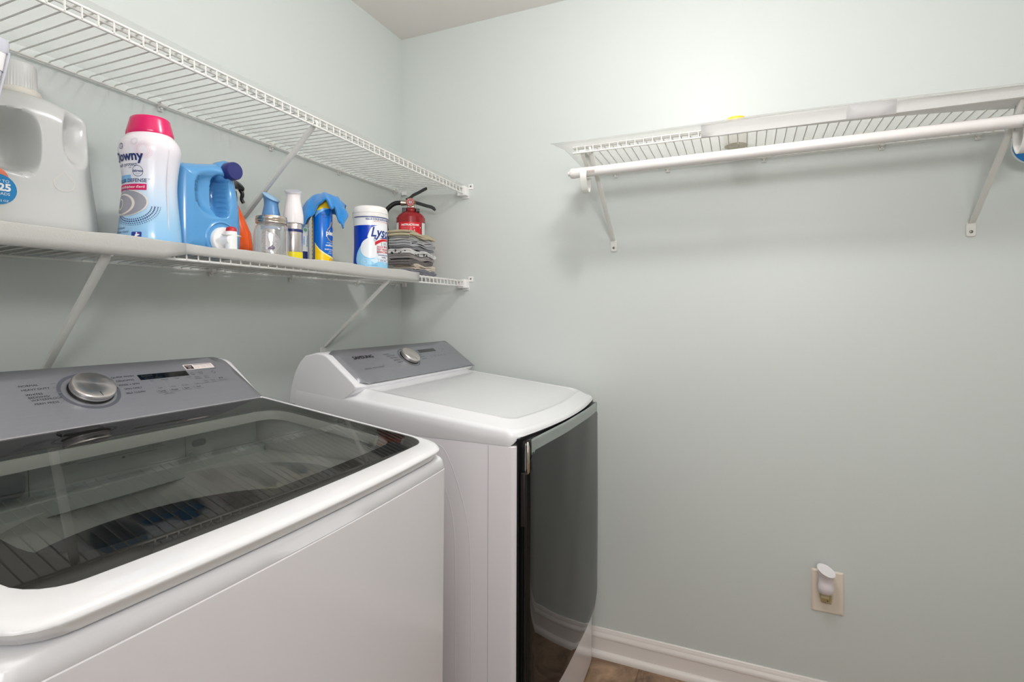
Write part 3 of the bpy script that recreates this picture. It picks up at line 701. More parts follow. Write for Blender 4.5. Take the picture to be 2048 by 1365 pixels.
P.rect(.0835, .1262, .042, .0012, mk2, 2)
for k in range(3): P.text('Water level', .098-k*.0145, .1222, .0026, M_inkl, 3, sx=-1); P.text('for cycles', .098-k*.0145, .1175, .0026, M_inkl, 3, sx=-1)
P.build('console_print', pm, pn, .02, lift=.00008, base=.00012)
feet(wash, WT, wz)

# ---------------------------------------------------------------- dryer
DT = .0081; YAW = -.0073; dz = -.0019
top_z = lambda x: .9830-.150*x; W = .687
dry = thing('clothes_dryer', 'white front-loading clothes dryer with a dark glass door, in the corner', 'dryer', (.864, -.0637, dz), (-math.atan(DT), 0, YAW))
ZC = .9325
bm = bmesh.new()
loft(bm, [zmap(plan(0,.022,.008,bow=.012), .030), zmap(plan(0,.022,.008,bow=.012), ZC-.003), zmap(plan(.003,.022,.008,bow=.012), ZC)])
finish(bm, 'cabinet', M_front, dry, 35)
# side panel seam and embossed side rib
for ys, sg in ((-W, -1),):
    box('panel_seam', -.0790, -.0780, ys-.0004, ys+.002, .03, ZC-.003, mat('seam_grey', (165,165,168), .5), dry)
    bm = bmesh.new()
    o_ = spline([(-.42,.905),(-.30,.925),(-.22,.915),(-.19,.88),(-.160,.81),(-.137,.73),(-.128,.64),(-.125,.42),(-.125,.10)], 5)
    add_tube(bm, [(p[0], ys+.0087, p[1]) for p in o_], .0092, 14)
    o_ = spline([(-.42,.865),(-.30,.875),(-.245,.86),(-.215,.83),(-.188,.77),(-.175,.70),(-.171,.62),(-.170,.42),(-.170,.10)], 5)
    add_tube(bm, [(p[0], ys+.0117, p[1]) for p in o_], .0123, 14)
    finish(bm, 'embossed_rib', M_front, dry, 60)
# top cover
def side_z(x): return 1.021+(x+.50)*-.096 if x < -.1 else (.9826+(x+.1)*-.12)
zcb = lambda x, y: ZC + .0205*max(0, min(1, (x+.022)/.020))**1.5
CB = dict(bow=.033)
rings = [zmap(plan(.001,.036,.006,**CB), lambda x, y: zcb(x,y)-.001), zmap(plan(-.001,.038,.006,**CB), lambda x, y: zcb(x,y)+.0015), zmap(plan(0,.040,.006,**CB), lambda x, y: max(side_z(x)-.014, zcb(x,y)+.001))]
for k in range(1, 7):
    a = k/6*PI/2; rings.append(zmap(plan(.016*(1-math.cos(a)), .042, .006, **CB), lambda x, y, a=a: max(side_z(x)-.014, zcb(x,y)+.001)+.013*math.sin(a)))
for ins, dd in ((.040,-.0015),(.047,-.001),(.053,-.0045),(.060,-.0050)): rings.append(zmap(plan(ins,.045,.006,back=-D-.03,**CB), lambda x, y, dd=dd: top_z(x)+dd-.16*0))
rings = [[(p[0], p[1], min(p[2], 1.0600)) for p in r] for r in rings]
bm = bmesh.new(); loft(bm, rings, cap0=False); finish(bm, 'top_cover', mat('white_dryer_top', (238,238,240), .2, coat=.5), dry, 50)
pmd, pnd = console(dry, -.488, 1.0555, 1., -.018)
c0, u_, v_, n_ = knob(pmd, pnd, .364, .080, .0355, .016)
P = Print()
PB = Print(); PB.text('SAMSUNG', .578, .105, .0190, M_black, sx=-1.05, spacing=1.03); PB.text('SAMSUNG', .5772, .105, .0190, M_black, 3, sx=-1.05, spacing=1.03); PB.text('SAMSUNG', .5788, .1052, .0190, M_black, 4, sx=-1.05, spacing=1.03); PB.build('brand_lettering', pmd, pnd, .02, lift=.00008, base=.00012)
P.text('SENSOR   MULTI STEAM', .575, .0535, .0085, M_inkl, sx=-1); P.ring(.527, .057, .0025, .003, M_inkl)
P.ring(.366, .080, .0410, .0440, mat('ring_grey2', (84,90,96), .4), 1, 48)
for t_, p_, s_ in (('NORMAL',.478,.107),('HEAVY DUTY',.470,.097),('PERM PRESS',.462,.086),('BEDDING',.455,.075),('SANITIZE',.447,.064)): P.text(t_, p_, s_, .0075, M_inkl, sx=-1, left=True)
for t_, p_, s_ in (('QUICK DRY',.318,.107),('DELICATES',.313,.097),('TIME DRY',.308,.086),('AIR FLUFF',.305,.075),('WRINKLE',.303,.064)): P.text(t_, p_, s_, .0065, M_inkl, sx=-1, left=True)
P.rect(.226, .104, .108, .0165, mat('display_black'), 1)
for k in range(5):
    P.text(('Dry','Temp','Time','Level','Care')[k], .235-k*.0235, .074, .0055, M_inkl, sx=-1); P.rect(.235-k*.0235, .069, .016, .0005, M_inkl)
    P.text(('Hot','High','More','Very','On')[k], .235-k*.0235, .088, .0045, M_inkl, sx=-1)
P.ring(.115, .103, .0034, .0042, M_inkl); P.text('Hold to Start', .108, .077, .004, M_inkl, sx=-1)
P.build('console_print', pmd, pnd, .02, lift=.00008, base=.00012)
# door: black surround, gasket side, dark glass, silver strip
DZ0, DZ1 = .235, .9485
def dplan(y0, y1, xo, ins=0, r=.012, bow=.014, n=14, back=0.):
    pts = []
    for i in range(n+1):
        y = y1+(y0-y1)*i/n; t = (y+W/2)/(W/2); e_ = min(abs(y-y0), abs(y-y1)); rr = r*(1-math.sqrt(max(0, 1-(1-min(1, e_/r))**2))) if r else 0
        pts.append((xo+bow*(1-t*t)-rr, y))
    return pts
# black surround
fr_ = [(p[0], p[1]) for p in dplan(-W+.004, -.010, .006, r=.004)]; 
bm = bmesh.new(); loft(bm, [[(x,y,z) for x,y in fr_]+[(-.004,-W+.006,z),(-.004,-.012,z)][:2] for z in (.300, ZC+.0185)])
sur = finish(bm, 'door_surround', M_black, dry, 35)
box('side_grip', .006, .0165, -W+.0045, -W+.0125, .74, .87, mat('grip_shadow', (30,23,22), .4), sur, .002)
door = bpy.data.objects.new('door', None); COL.objects.link(door); door.parent = dry
gy0, gy1 = -W+.020, -.021
bulge = lambda z: .004*math.sin(PI*(z-DZ0)/(DZ1-DZ0))
# glass: rounded rectangle in (y, z) bulging outward
def glass_x(y, z):
    t = (y+W/2)/(W/2); ez = min(z-DZ0, DZ1-z); ey = min(y-gy0, gy1-y)
    e_ = lambda d, r: r*(1-math.sqrt(max(0, 1-(1-min(1, max(0,d)/r))**2)))
    return .022+.013*(1-t*t)+bulge(z)*.4+.0006*math.sin(y*26)*math.sin(z*9)-e_(ez,.010)*.8-e_(ey,.009)
def panelmesh(name, y0, y1, z0, z1, rad, m, dx, parent, thick=.018, rb2=None):
    bm = bmesh.new(); rb2 = rb2 or rad; pts = []; sub = []
    for cy_, cz_, a0, r_ in ((y1-rad, z1-rad, 0, rad), (y0+rad, z1-rad, PI/2, rad), (y0+rb2, z0+rb2, PI, rb2), (y1-rb2, z0+rb2, 1.5*PI, rb2)):
        for k_ in range(11): a_ = a0+PI/2*k_/10; pts.append((cy_+r_*math.cos(a_), cz_+r_*math.sin(a_)))
    n = len(pts)
    for i in range(n):
        a, b2 = pts[i], pts[(i+1) % n]; L_ = math.hypot(b2[0]-a[0], b2[1]-a[1]); k = max(1, int(L_/.03))
        for j in range(k): sub.append((a[0]+(b2[0]-a[0])*j/k, a[1]+(b2[1]-a[1])*j/k))
    rings = []; c = ((y0+y1)/2, (z0+z1)/2)
    rings.append([(glass_x(p[0],p[1])+dx-thick, p[0], p[1]) for p in sub])
    for s in (1, .985, .96, .9, .8, .65, .45, .2, .02):
        rings.append([(glass_x(c[0]+(p[0]-c[0])*s, c[1]+(p[1]-c[1])*s)+dx, c[0]+(p[0]-c[0])*s, c[1]+(p[1]-c[1])*s) for p in sub])
    loft(bm, rings); return finish(bm, name, m, parent, 40)
panelmesh('door_glass', gy0, gy1, DZ0, DZ1-.030, .040, mat('dark_door_glass', (20,21,20), .03, spec=.35), 0, door, rb2=.10)
panelmesh('door_frame', gy0-.004, gy1+.002, DZ0-.003, DZ1-.002, .022, M_black, -.0022, door, thick=.022, rb2=.103)
# silver strip above and chrome corner
bm = bmesh.new(); ring_a = []; ring_b = []; n = 20
rows = []
for i in range(n+1):
    y = gy0-.004+(gy1-gy0+.006)*i/n
    top = DZ1-.001-(.010 if i == 0 or i == n else 0); bot = DZ1-.0305 if 1 <= i < n else DZ1-.085 if i == 0 else DZ1-.031
    rows.append([(glass_x(y, DZ1-.03)-.002, y, top+.0005), (glass_x(y, DZ1-.03)+.0016, y, top-.003), (glass_x(y, DZ1-.03)+.0016, y, bot), (glass_x(y, DZ1-.03)-.002, y, bot)])
loft(bm, rows); finish(bm, 'silver_strip', mat('silver_trim', (178,184,182), .25, metal=.9), door, 40)
bm = bmesh.new(); x0 = glass_x(gy0+.01, .85)
add_tube(bm, [(x0-.007, gy0-.000, DZ1-.006), (x0-.0055, gy0-.0020, DZ1-.018), (x0-.0055, gy0-.0020, DZ1-.078), (x0-.007, gy0-.000, DZ1-.084)], [.003,.0045,.0042,.002], 12)
finish(bm, 'chrome_corner', mat('warm_chrome', (220,208,196), .12, metal=1), door, 60)
bm = bmesh.new(); add_tube(bm, [(x0-.012, gy0-.0035, DZ1-.085), (x0-.012, gy0-.0035, DZ0+.05)], .0045, 10); finish(bm, 'edge_trim', M_black, door, 60)
feet(dry, DT, dz)
# ================================================================ things on the shelves
ZL = 1.3935     # liner surface on the lower shelf
def zl(x, y): return lo_b(0)+.004+(lo_f(ly(y))-lo_b(0))*min(1, x/.32)+.0005
def lathe_part(name, prof, m, parent, n=40, ax=1, ay=1, k=5, sm=40, cap0=True, cap1=True, cx=0, cy=0, tilt=None, raw=False):
    pr = prof if raw else spline(prof, k)
    bm = bmesh.new(); lathe(bm, pr, n, ax, ay, cx, cy, cap0, cap1, tilt=tilt); finish(bm, name, m, parent, sm)
    return bpy.data.objects[-1] if 0 else pr
def part_lathe(name, prof, m, parent, n=40, ax=1, ay=1, k=5, sm=40, cap0=True, cap1=True, cx=0, cy=0, tilt=None):
    bm = bmesh.new(); lathe(bm, spline(prof, k) if k else prof, n, ax, ay, cx, cy, cap0, cap1, tilt=tilt); return finish(bm, name, m, parent, sm)

# ---- big clear detergent jug
x0, y0 = .102, -1.374; z0 = zl(x0, y0)
jug = thing('detergent_jug', 'large cloudy white detergent jug with a ribbed cap and a blue 225 loads sticker', 'jug', (x0, y0, z0), (0, 0, -.10)); jug.scale = (1.06, 1.06, 1.06)
Mj = mat_sheet('cloudy_plastic', (228,229,227), .86, .22, tl_w=.2); Mj.node_tree.nodes['Principled BSDF'].inputs['Coat Weight'].default_value = .3
outl = spline([(-.102,.004),(-.095,0),(0,-.0),(.096,0),(.104,.005),(.110,.03),(.107,.07),(.100,.12),(.095,.17),(.092,.215),(.090,.236),(.080,.250),(.055,.259),(.030,.266),(.000,.268),(-.030,.266),(-.055,.259),(-.080,.248),(-.092,.23),(-.096,.18),(-.101,.12),(-.104,.05),(-.102,.004)], 3)[:-1]
dents = [(-.026,.172,.037,.056,3.0,.066), (.066,.204,.027,.060,2.2,.050)]
bm = bmesh.new(); dj = pillow(bm, outl, (0,.09), -.062, .062, .045, dents, 44)
body = finish(bm, 'body', Mj, jug, 60)
bm = bmesh.new(); o2 = [(p[0]*.965, .004+p[1]*.965) for p in outl if p[1] < .118] 
o2 = [p for p in o2]; pillow(bm, o2, (0,.05), -.056, .056, .040, (), 8, nsub=1); finish(bm, 'liquid', mat('cloudy_detergent', (232,229,212), .6), jug, 50)
part_lathe('neck', [(.256,.028),(.264,.0285),(.268,.030),(.276,.0295),(.279,.024)], mat('milky_plastic', (222,216,206), .35), jug, k=3)
bm = bmesh.new(); n = 72; rings = []
for z, r in ((.277,.0235),(.280,.0245),(.318,.0232),(.323,.0222),(.325,.019)):
    rings.append([((r+(.0005 if k % 2 else -.0004)*(1 if z < .32 else 0))*math.cos(2*PI*k/n), (r+(.0005 if k % 2 else -.0004)*(1 if z < .32 else 0))*math.sin(2*PI*k/n), z) for k in range(n)])
loft(bm, rings); finish(bm, 'cap', mat('frosted_cap', (214,214,211), .35), jug, 30)
def jm(u, v, off): return Vector((dj((u, v), 1)+off, u, v))
P = Print(); Mb = mat('label_blue', (20,126,184), .35); Mw = mat('label_white', (240,240,238), .4)
Mo = mat('label_orange', (226,120,84), .4)
P.disc(-.059,.100,.026,Mo,1); P.disc(-.049,.086,.0255,Mb,2); P.text('UP TO',-.043,.0995,.0066,Mw,3); P.text('225',-.0435,.089,.0165,Mw,3,bold=.04); P.text('LOADS',-.043,.0785,.0066,Mw,3); P.text('162 OZ',-.042,.067,.0048,Mw,3)
P.build('sticker', jm, body, .008)
P = Print(); dg = []
for k in range(40):
    a = 2*PI*k/40; r = .0165; yy = r*math.sin(a); zz = -r*math.cos(a)
    if zz > 0: zz = zz*1.45; yy *= (1-zz/(r*1.45))**.8*1.0 if zz > r*.35 else 1
    dg.append((yy, zz))
bmd = bmesh.new(); vs = []
for k in range(40):
    p = dg[k]; vs.append((bmd.verts.new((.042+p[0]*.9, .114+p[1]*.9, 0)), bmd.verts.new((.042+p[0]*.97, .114+p[1]*.96, 0))))
for k in range(40): a, b2 = vs[k], vs[(k+1) % 40]; bmd.faces.new((a[0], a[1], b2[1], b2[0]))
P._add(bmd, mat('milky_plastic'), 1); P.build('drop_emblem', jm, body, .01, base=.0008)

# ---- fabric bin at the left edge of the frame
fb = thing('fabric_bin', 'white fabric storage bin with grey trim, at the left end of the lower shelf', 'storage bin', (.270, -1.639, zl(.27,-1.6)))
Mf = mat('white_fabric', (232,230,230), .85, bump=(500,.4,.0006)); Mg = mat('grey_trim_fabric', (196,196,206), .8, bump=(500,.4,.0006)); Mh = mat('grey_band_fabric', (200,200,210), .85, bump=(500,.4,.0006))
def bring(z, wx, wy): return [(p[0], p[1], z) for p in rrect(wx, wy, .010, 4)]
bm = bmesh.new(); loft(bm, [bring(0,.096,.208), bring(.01,.102,.218), bring(.236,.1155,.2985)], cap1=False); b_ = finish(bm, 'body', Mh, fb, 40); s = b_.modifiers.new('solid','SOLIDIFY'); s.thickness = .003
bm = bmesh.new(); loft(bm, [bring(.234,.1165,.2995), bring(.262,.1185,.307), bring(.266,.1180,.307)], cap0=False, cap1=False); finish(bm, 'top_band', Mf, fb, 40)
bm = bmesh.new(); rr = []
for z, k in ((.262,1.0),(.266,1.012),(.278,1.014),(.283,1.004),(.281,.965),(.262,.960)): rr.append([(p[0]*k, p[1]*k, z) for p in rrect(.119, .308, .010, 5)])
loft(bm, rr, cap0=False, cap1=False); finish(bm, 'rim', Mg, fb, 50)
for sx in (1, -1):
    bm = bmesh.new(); add_tube(bm, [(sx*.048,.104,.004),(sx*.0505,.1095,.01),(sx*.0575,.149,.236),(sx*.059,.153,.264)], .0016, 6); finish(bm, 'edge_piping', Mg, fb, 60)

# ---- pink-capped scent booster bottle
x0, y0 = .243, -1.221; z0 = zl(x0, y0); fa = face_angle(x0, y0)
dn = thing('scent_booster_bottle', 'white and pale blue laundry scent booster bottle with a magenta cap', 'bottle', (x0, y0, z0), (0, 0, fa-1.02)); dn.scale = (1, 1, .957)
# local x is the broad face normal, y across
Md = mat('booster_bottle_body', (236,232,236), .22, coat=.4)
nt = Md.node_tree; b = nt.nodes['Principled BSDF']; tc = nt.nodes.new('ShaderNodeTexCoord'); sp = nt.nodes.new('ShaderNodeSeparateXYZ'); cr = nt.nodes.new('ShaderNodeValToRGB')
mr = nt.nodes.new('ShaderNodeMapRange'); mr.inputs['From Max'].default_value = .24
nt.links.new(tc.outputs['Object'], sp.inputs[0]); nt.links.new(sp.outputs['Z'], mr.inputs[0]); nt.links.new(mr.outputs[0], cr.inputs[0]); nt.links.new(cr.outputs[0], b.inputs['Base Color'])
cr.color_ramp.elements[0].color = lin((138,190,232)); cr.color_ramp.elements[1].color = lin((240,230,234))
for p_, c_ in ((.22,(158,202,234)),(.42,(196,216,236)),(.62,(222,224,234))): q = cr.color_ramp.elements.new(p_); q.color = lin(c_)
prof = spline([(0,.056),(.004,.060),(.02,.061),(.06,.0575),(.10,.0535),(.135,.0525),(.17,.0555),(.200,.060),(.215,.0592),(.226,.054),(.234,.0475),(.238,.044)], 6)
bm = bmesh.new(); lathe(bm, prof, 56, .86, 1.0); bd = finish(bm, 'body', Md, dn, 50)
part_lathe('cap', [(.236,.0435),(.238,.045),(.245,.0445),(.268,.0385),(.273,.0375),(.275,.0355),(.275,.030)], mat('magenta_cap', (214,22,98), .25, coat=.3), dn, ax=.90, k=0)
bm = bmesh.new(); add_tube(bm, [(0,.0600,.01),(0,.0575,.06),(0,.0530,.12),(0,.0555,.17),(0,.0598,.20),(0,.056,.222)], .0012, 6); finish(bm, 'seam', mat('seam_clear', (214,210,216), .3), dn, 60)
def ell_map(prof, ax, ay):
    def fn(u, v, off):
        r = prof[-1][1]
        for (za, ra), (zb2, rb2) in zip(prof, prof[1:]):
            if za <= v <= zb2 and zb2 > za: r = ra+(rb2-ra)*(v-za)/(zb2-za); break
        # u is the arc length round from the broad face (local +x)
        a = u/(r*(ax+ay)/2*1.12) if r else 0
        s = math.sin(a); c = math.cos(a); nx, ny = c/ax, s/ay; L_ = math.hypot(nx, ny)
        return Vector((ax*r*c+off*nx/L_, ay*r*s+off*ny/L_, v))
    return fn
P = Print(); navy = mat('print_navy', (34,48,104), .35); mag = mat('print_magenta', (206,20,96), .35); gr = mat('print_grey', (150,150,160), .3); cr2 = mat('print_cream', (222,216,208), .35); lb = mat('print_lightblue', (120,176,220), .35); pk = mat('print_pink', (224,150,168), .35)
for k, (r, n_, d_) in enumerate(((.0085,22,.0004),(.0115,26,.0004))): P.dots(.028,.212,r*.62,n_,d_,gr,ry=1)
for k, (r, n_, d_) in enumerate(((.010,26,.0005),(.0132,30,.0007),(.0162,34,.0006),(.0192,36,.0005))): P.dots(.046,.196,r*.9,n_,d_,pk)
P.ring(-.006,.205,.0055,.0064,navy); P.ring(-.0035,.2055,.0030,.0036,navy); P.ring(-.009,.206,.005,.0055,navy)
P.text('Downy', .004,.183,.0265,navy,2,bold=.03); P.text('fresh protect.', .003,.1665,.0105,navy,2)
P.text('with', .013,.160,.004,navy,2)
P.ring(.029,.153,.0104,.0112,navy,ry=1.); P.text('febreze', .029,.153,.0066,navy,2,shear=.3,bold=.02); P.rect(.029,.1475,.010,.0004,navy)
P.rect(-.004,.1385,.034,.014,lb); P.text('ODOR DEFENSE', .008,.1335,.0105,navy,2,bold=.008); P.text('TM', .050,.137,.003,navy,2)
P.rect(.004,.1205,.083,.0125,mag); P.text("april fresh/fraicheur d'avril", .004,.1205,.0072,Mw,2,bold=.01)
P.disc(.004,.0875,.047,cr2,1,ry=.0275); P.disc(.0035,.0875,.0440,gr,2,ry=.0262); P.disc(-.008,.085,.033,cr2,3,ry=.0222); P.disc(-.010,.085,.029,gr,4,ry=.0195); P.ring(-.016,.086,.0085,.0112,cr2,5,ry=1.1)
P.dots(-.015,.1085,.022,9,.0016,navy,a0=.5,a1=2.4,ry=.4); P.dots(-.015,.1085,.026,10,.0012,navy,a0=.4,a1=2.6,ry=.4)
for (r, n_, d_) in ((.038,22,.0013),(.044,24,.0016),(.050,28,.0012),(.055,30,.0009)): P.dots(.020,.080,r,n_,d_,navy,a0=-2.5,a1=.10,ry=.72)
P.text('april fresh/', -.008,.0355,.0070,navy,2,shear=.2); P.text("fraicheur d'avril", -.006,.0275,.0070,navy,2,shear=.2)
P.text('1.06 kg (37.5 OZ)', -.002,.0125,.0115,navy,2,sx=.8,bold=.02); P.rect(.034,.0175,.0205,.019,mat('print_cobalt',(36,66,150),.35),1,r=.002)
P.poly([(.031,.0105),(.0335,.0105),(.034,.0165),(.037,.019),(.0405,.0205),(.0405,.0215),(.036,.0225),(.0325,.0225),(.0305,.0165)], Mw, 2); P.disc(.0345,.0245,.0016,Mw,2); P.rect(.0395,.0235,.004,.001,mat('print_red',(200,40,50),.4),2)
P.build('label_print', ell_map(prof, .86, 1.0), bd, .004)

# ---- blue detergent jug with tap
x0 = .190; yc = -1.084; z0 = zl(x0, yc)
bj = thing('dispenser_jug', 'blue laundry jug lying on its side with a navy cap and a white tap', 'jug', (x0, yc, z0), (0,0,-.04))
Mbj = mat('blue_jug_plastic', (88,152,204), .24, coat=.35)
ol = spline([(-.078,.004),(-.070,0),(0,0),(.068,0),(.0755,.006),(.0795,.03),(.0800,.07),(.0775,.11),(.0715,.15),(.064,.182),(.055,.204),(.040,.215),(.022,.216),(-.025,.206),(-.055,.201),(-.071,.197),(-.078,.189),(-.080,.12),(-.080,.05),(-.078,.004)], 3)[:-1]
dents = [(.000,.142,.050,.060,2.2,.022),(.020,.138,.0170,.050,4,.040)]
bm = bmesh.new(); djb = pillow(bm, ol, (-.02,.07), -.060, .068, .034, dents, 44); bjb = finish(bm, 'body', Mbj, bj, 60)
def along_x(prof, cy, cz, n=36, tiltv=None):
    bm = bmesh.new(); lathe(bm, prof, n)
    for v in bm.verts:
        v.co = Vector((v.co.z, v.co.x+cy, v.co.y+cz))
        if tiltv: v.co += Vector(tiltv)*(v.co.x)
    return bm
finish(along_x([(.030,.026),(.052,.026),(.058,.022)], .040, .200), 'neck', Mbj, bj, 40)
finish(along_x([(.054,.0205),(.058,.0215),(.078,.0205),(.080,.019),(.0805,.004)], .043, .2005), 'cap', mat('navy_cap', (44,50,110), .3), bj, 35)
finish(along_x([(.040,.044),(.066,.043),(.070,.040),(.071,.036),(.066,.034)], .018, .040), 'tap_socket', Mbj, bj, 40)
tap = finish(along_x([(.058,.030),(.074,.030),(.077,.028),(.078,.016),(.100,.012),(.102,.008)], .019, .036), 'tap', M_white, bj, 35)
bm = bmesh.new(); add_tube(bm, [(.094,.022,.046),(.094,.022,.010)], .0125, 24); finish(bm, 'spout', M_white, tap, 40)
bm = bmesh.new(); add_tube(bm, [(.094,.022,.0098),(.094,.022,.0075)], .0095, 20); finish(bm, 'spout_tip', mat('olive_plastic',(150,140,60),.4), tap, 40)
bm = bmesh.new(); lathe(bm, [(.044,.006),(.045,.012),(.047,.013),(.048,.011)], 28, .9, 1.9, .094, .022)
lathe(bm, [(.046,.0125),(.054,.012),(.056,.0115)], 24, 1, 1, .094, .022); finish(bm, 'tap_flange', M_white, tap, 40)
bm = bmesh.new(); lathe(bm, [(.0545,.0118),(.060,.0115),(.064,.0095),(.066,.005)], 24, 1, 1, .094, .022); finish(bm, 'button', mat('red_button', (190,40,46), .35), tap, 50)
P = Print(); P.text('LOT 1245 17:54 US', -.035, .140, .0085, mat('lot_ink',(60,80,110),.5), 1, rot=-PI/2); P.text('EXP 03 12 24', -.043, .138, .0085, mat('lot_ink'), 1, rot=-PI/2)
P.build('lot_stamp', lambda u, v, off: Vector((.004+djb((u,v),1)+off, u, v)), bjb, .006)

# ---- orange trigger spray bottle
x0, y0 = .118, -.914; z0 = zl(x0, y0); fa = face_angle(x0, y0)
ob = thing('spray_bottle', 'orange spray bottle with a black trigger head, behind the blue jug', 'spray bottle', (x0, y0, z0), (0,0,fa))
Mor = mat('orange_plastic', (240,92,24), .22, coat=.4)
bm = bmesh.new(); rings = []
for z, hw, hd, cy in [(0,.031,.022,.002),(.004,.034,.025,.002),(.05,.034,.025,.003),(.085,.032,.024,.001),(.11,.027,.021,-.004),(.135,.022,.018,-.009),(.158,.0165,.015,-.014),(.168,.014,.014,-.016),(.172,.0135,.0135,-.016)]:
    rings.append([(hd*math.cos(2*PI*k/28), cy+hw*math.sin(2*PI*k/28), z) for k in range(28)])
loft(bm, [tuple(r) for r in rings]); obb = finish(bm, 'body', Mor, ob, 60)
for k in range(7):
    bm = bmesh.new(); z = .085+k*.0095; r = .031-.0017*k-(k*k)*.00006
    add_tube(bm, [(.010, -.001-k*.0022+r*.55, z+.003), (.004, .0-k*.0024+r*.97, z), (-.006, -.0-k*.0024+r*.93, z-.002)], .0022, 6); finish(bm, 'grip_ridge', Mor, ob, 60)
part_lathe('collar', [(.168,.014),(.170,.0165),(.188,.0155),(.196,.0145),(.197,.012)], M_black, ob, k=0, cy=-.016)
P = Print(); P.rect(0,.186,.010,.004,mat('print_paleprint',(190,190,190),.5)); P.rect(-.001,.180,.005,.004,mat('print_paleprint'))
P.build('collar_print', lambda u, v, off: Vector(((.0158+off)*math.cos(u/.0158-.1), -.016+(.0158+off)*math.sin(u/.0158-.1), v)), ob, .003)
bm = bmesh.new(); prf = spline([(-.030,.206),(-.026,.220),(-.008,.228),(.012,.222),(.026,.210),(.029,.202),(.024,.199),(.008,.203),(.0,.200),(-.004,.195),(-.026,.195),(-.030,.206)], 3)[:-1]
loft(bm, [[(xx*s_, -.012+p[0]*sc, .212+(p[1]-.212)*sc) for p in prf] for xx, s_, sc in ((-.010,1,.9),(-.0075,1,1),(.0075,1,1),(.010,1,.9))]); hd = finish(bm, 'trigger_head', M_black, ob, 45)
bm = bmesh.new(); add_tube(bm, spline([(0,.006,.202),(0,.012,.190),(0,.010,.176),(0,.015,.166)], 4), [.005]*7+[.0045]*6, 8); finish(bm, 'trigger', M_black, hd, 50)

# ---- glass canning jar
x0, y0 = .262, -.932; z0 = zl(x0, y0); fa = face_angle(x0, y0)
gj = thing('glass_jar', 'empty clear glass canning jar with a silver screw lid, front row', 'jar', (x0, y0, z0), (0,0,fa)); gj.scale = (1.12, 1.12, .875)
Mgl = mat('clear_jar_glass', (250,250,250), .02, trans=1., ior=1.45)
bm = bmesh.new(); pr = spline([(0,.033),(.003,.037),(.02,.0385),(.07,.0385),(.086,.037),(.096,.033),(.100,.0305),(.112,.0300)], 4)
def sq(pr_, n=40):
    out = []
    for z, r in pr_:
        ring = []
        k_ = 1 if z < .085 else max(0, 1-(z-.085)/.014)
        for i in range(n):
            a = 2*PI*i/n; f_ = 1+.045*k_*math.cos(4*a)*-1
            ring.append((r*f_*math.cos(a), r*f_*math.sin(a), z))
        out.append(ring)
    return out
outr = sq(pr); innr = [[(p[0]*.93, p[1]*.93, max(p[2], .006)) for p in r] for r in outr][::-1]
loft(bm, outr+innr, cap0=True, cap1=True); gb = finish(bm, 'glass_body', mat_glass('jar_wall', (.955,.96,.955), 1., .02, .04), gj, 60)
s_ = part_lathe('screw_lid', [(.104,.0318),(.105,.0335),(.108,.0325),(.1105,.0337),(.113,.0325),(.1155,.0337),(.1185,.0328),(.1225,.0328),(.1245,.0318),(.1248,.030),(.1246,.003)], mat('lid_steel', (208,196,184), .22, metal=1), gj, k=0, sm=50)
Mjw = MATS['jar_wall']; nt = Mjw.node_tree; df = nt.nodes.new('ShaderNodeBsdfDiffuse'); df.inputs[0].default_value = (.9,.9,.9,1); mxj = nt.nodes.new('ShaderNodeMixShader'); mxj.inputs[0].default_value = .10
so = nt.nodes['Material Output'].inputs[0].links[0].from_socket; nt.links.new(so, mxj.inputs[1]); nt.links.new(df.outputs[0], mxj.inputs[2]); nt.links.new(mxj.outputs[0], nt.nodes['Material Output'].inputs[0])
P = Print(); mo = mat('embossed_glass', (222,218,216), .15, alpha=.45)
P.ring(-.004,.046,.0215,.0225,mo,ry=1.25); P.disc(-.004,.046,.0212,mat('embossed_field',(214,210,212),.2,alpha=.22),1,ry=.0265)
random.seed(3)
for k in range(46):
    a = random.random()*2*PI; r = math.sqrt(random.random())*.019; P.disc(-.004+r*math.cos(a), .046+1.2*r*math.sin(a), .0006+random.random()*.0008, mo, 2, n=6)
P.poly([(-.008,.026),(.002,.025),(.0075,.028),(.0065,.033),(.003,.037),(.0035,.041),(-.001,.035),(-.006,.031)], mat('jar_mark',(98,86,104),.4), 2)
P.build('embossing', lambda u, v, off: Vector(((.0372+off)*math.cos(u/.0385), (.0372+off)*math.sin(u/.0385), v)), gb, .006)
for a in (.9, -.9, 2.2):
    bm = bmesh.new(); add_tube(bm, [(.0395*math.cos(a), .0395*math.sin(a), .012), (.0395*math.cos(a), .0395*math.sin(a), .082)], .0011, 6); finish(bm, 'glass_rib', mat('embossed_glass'), gb, 60)

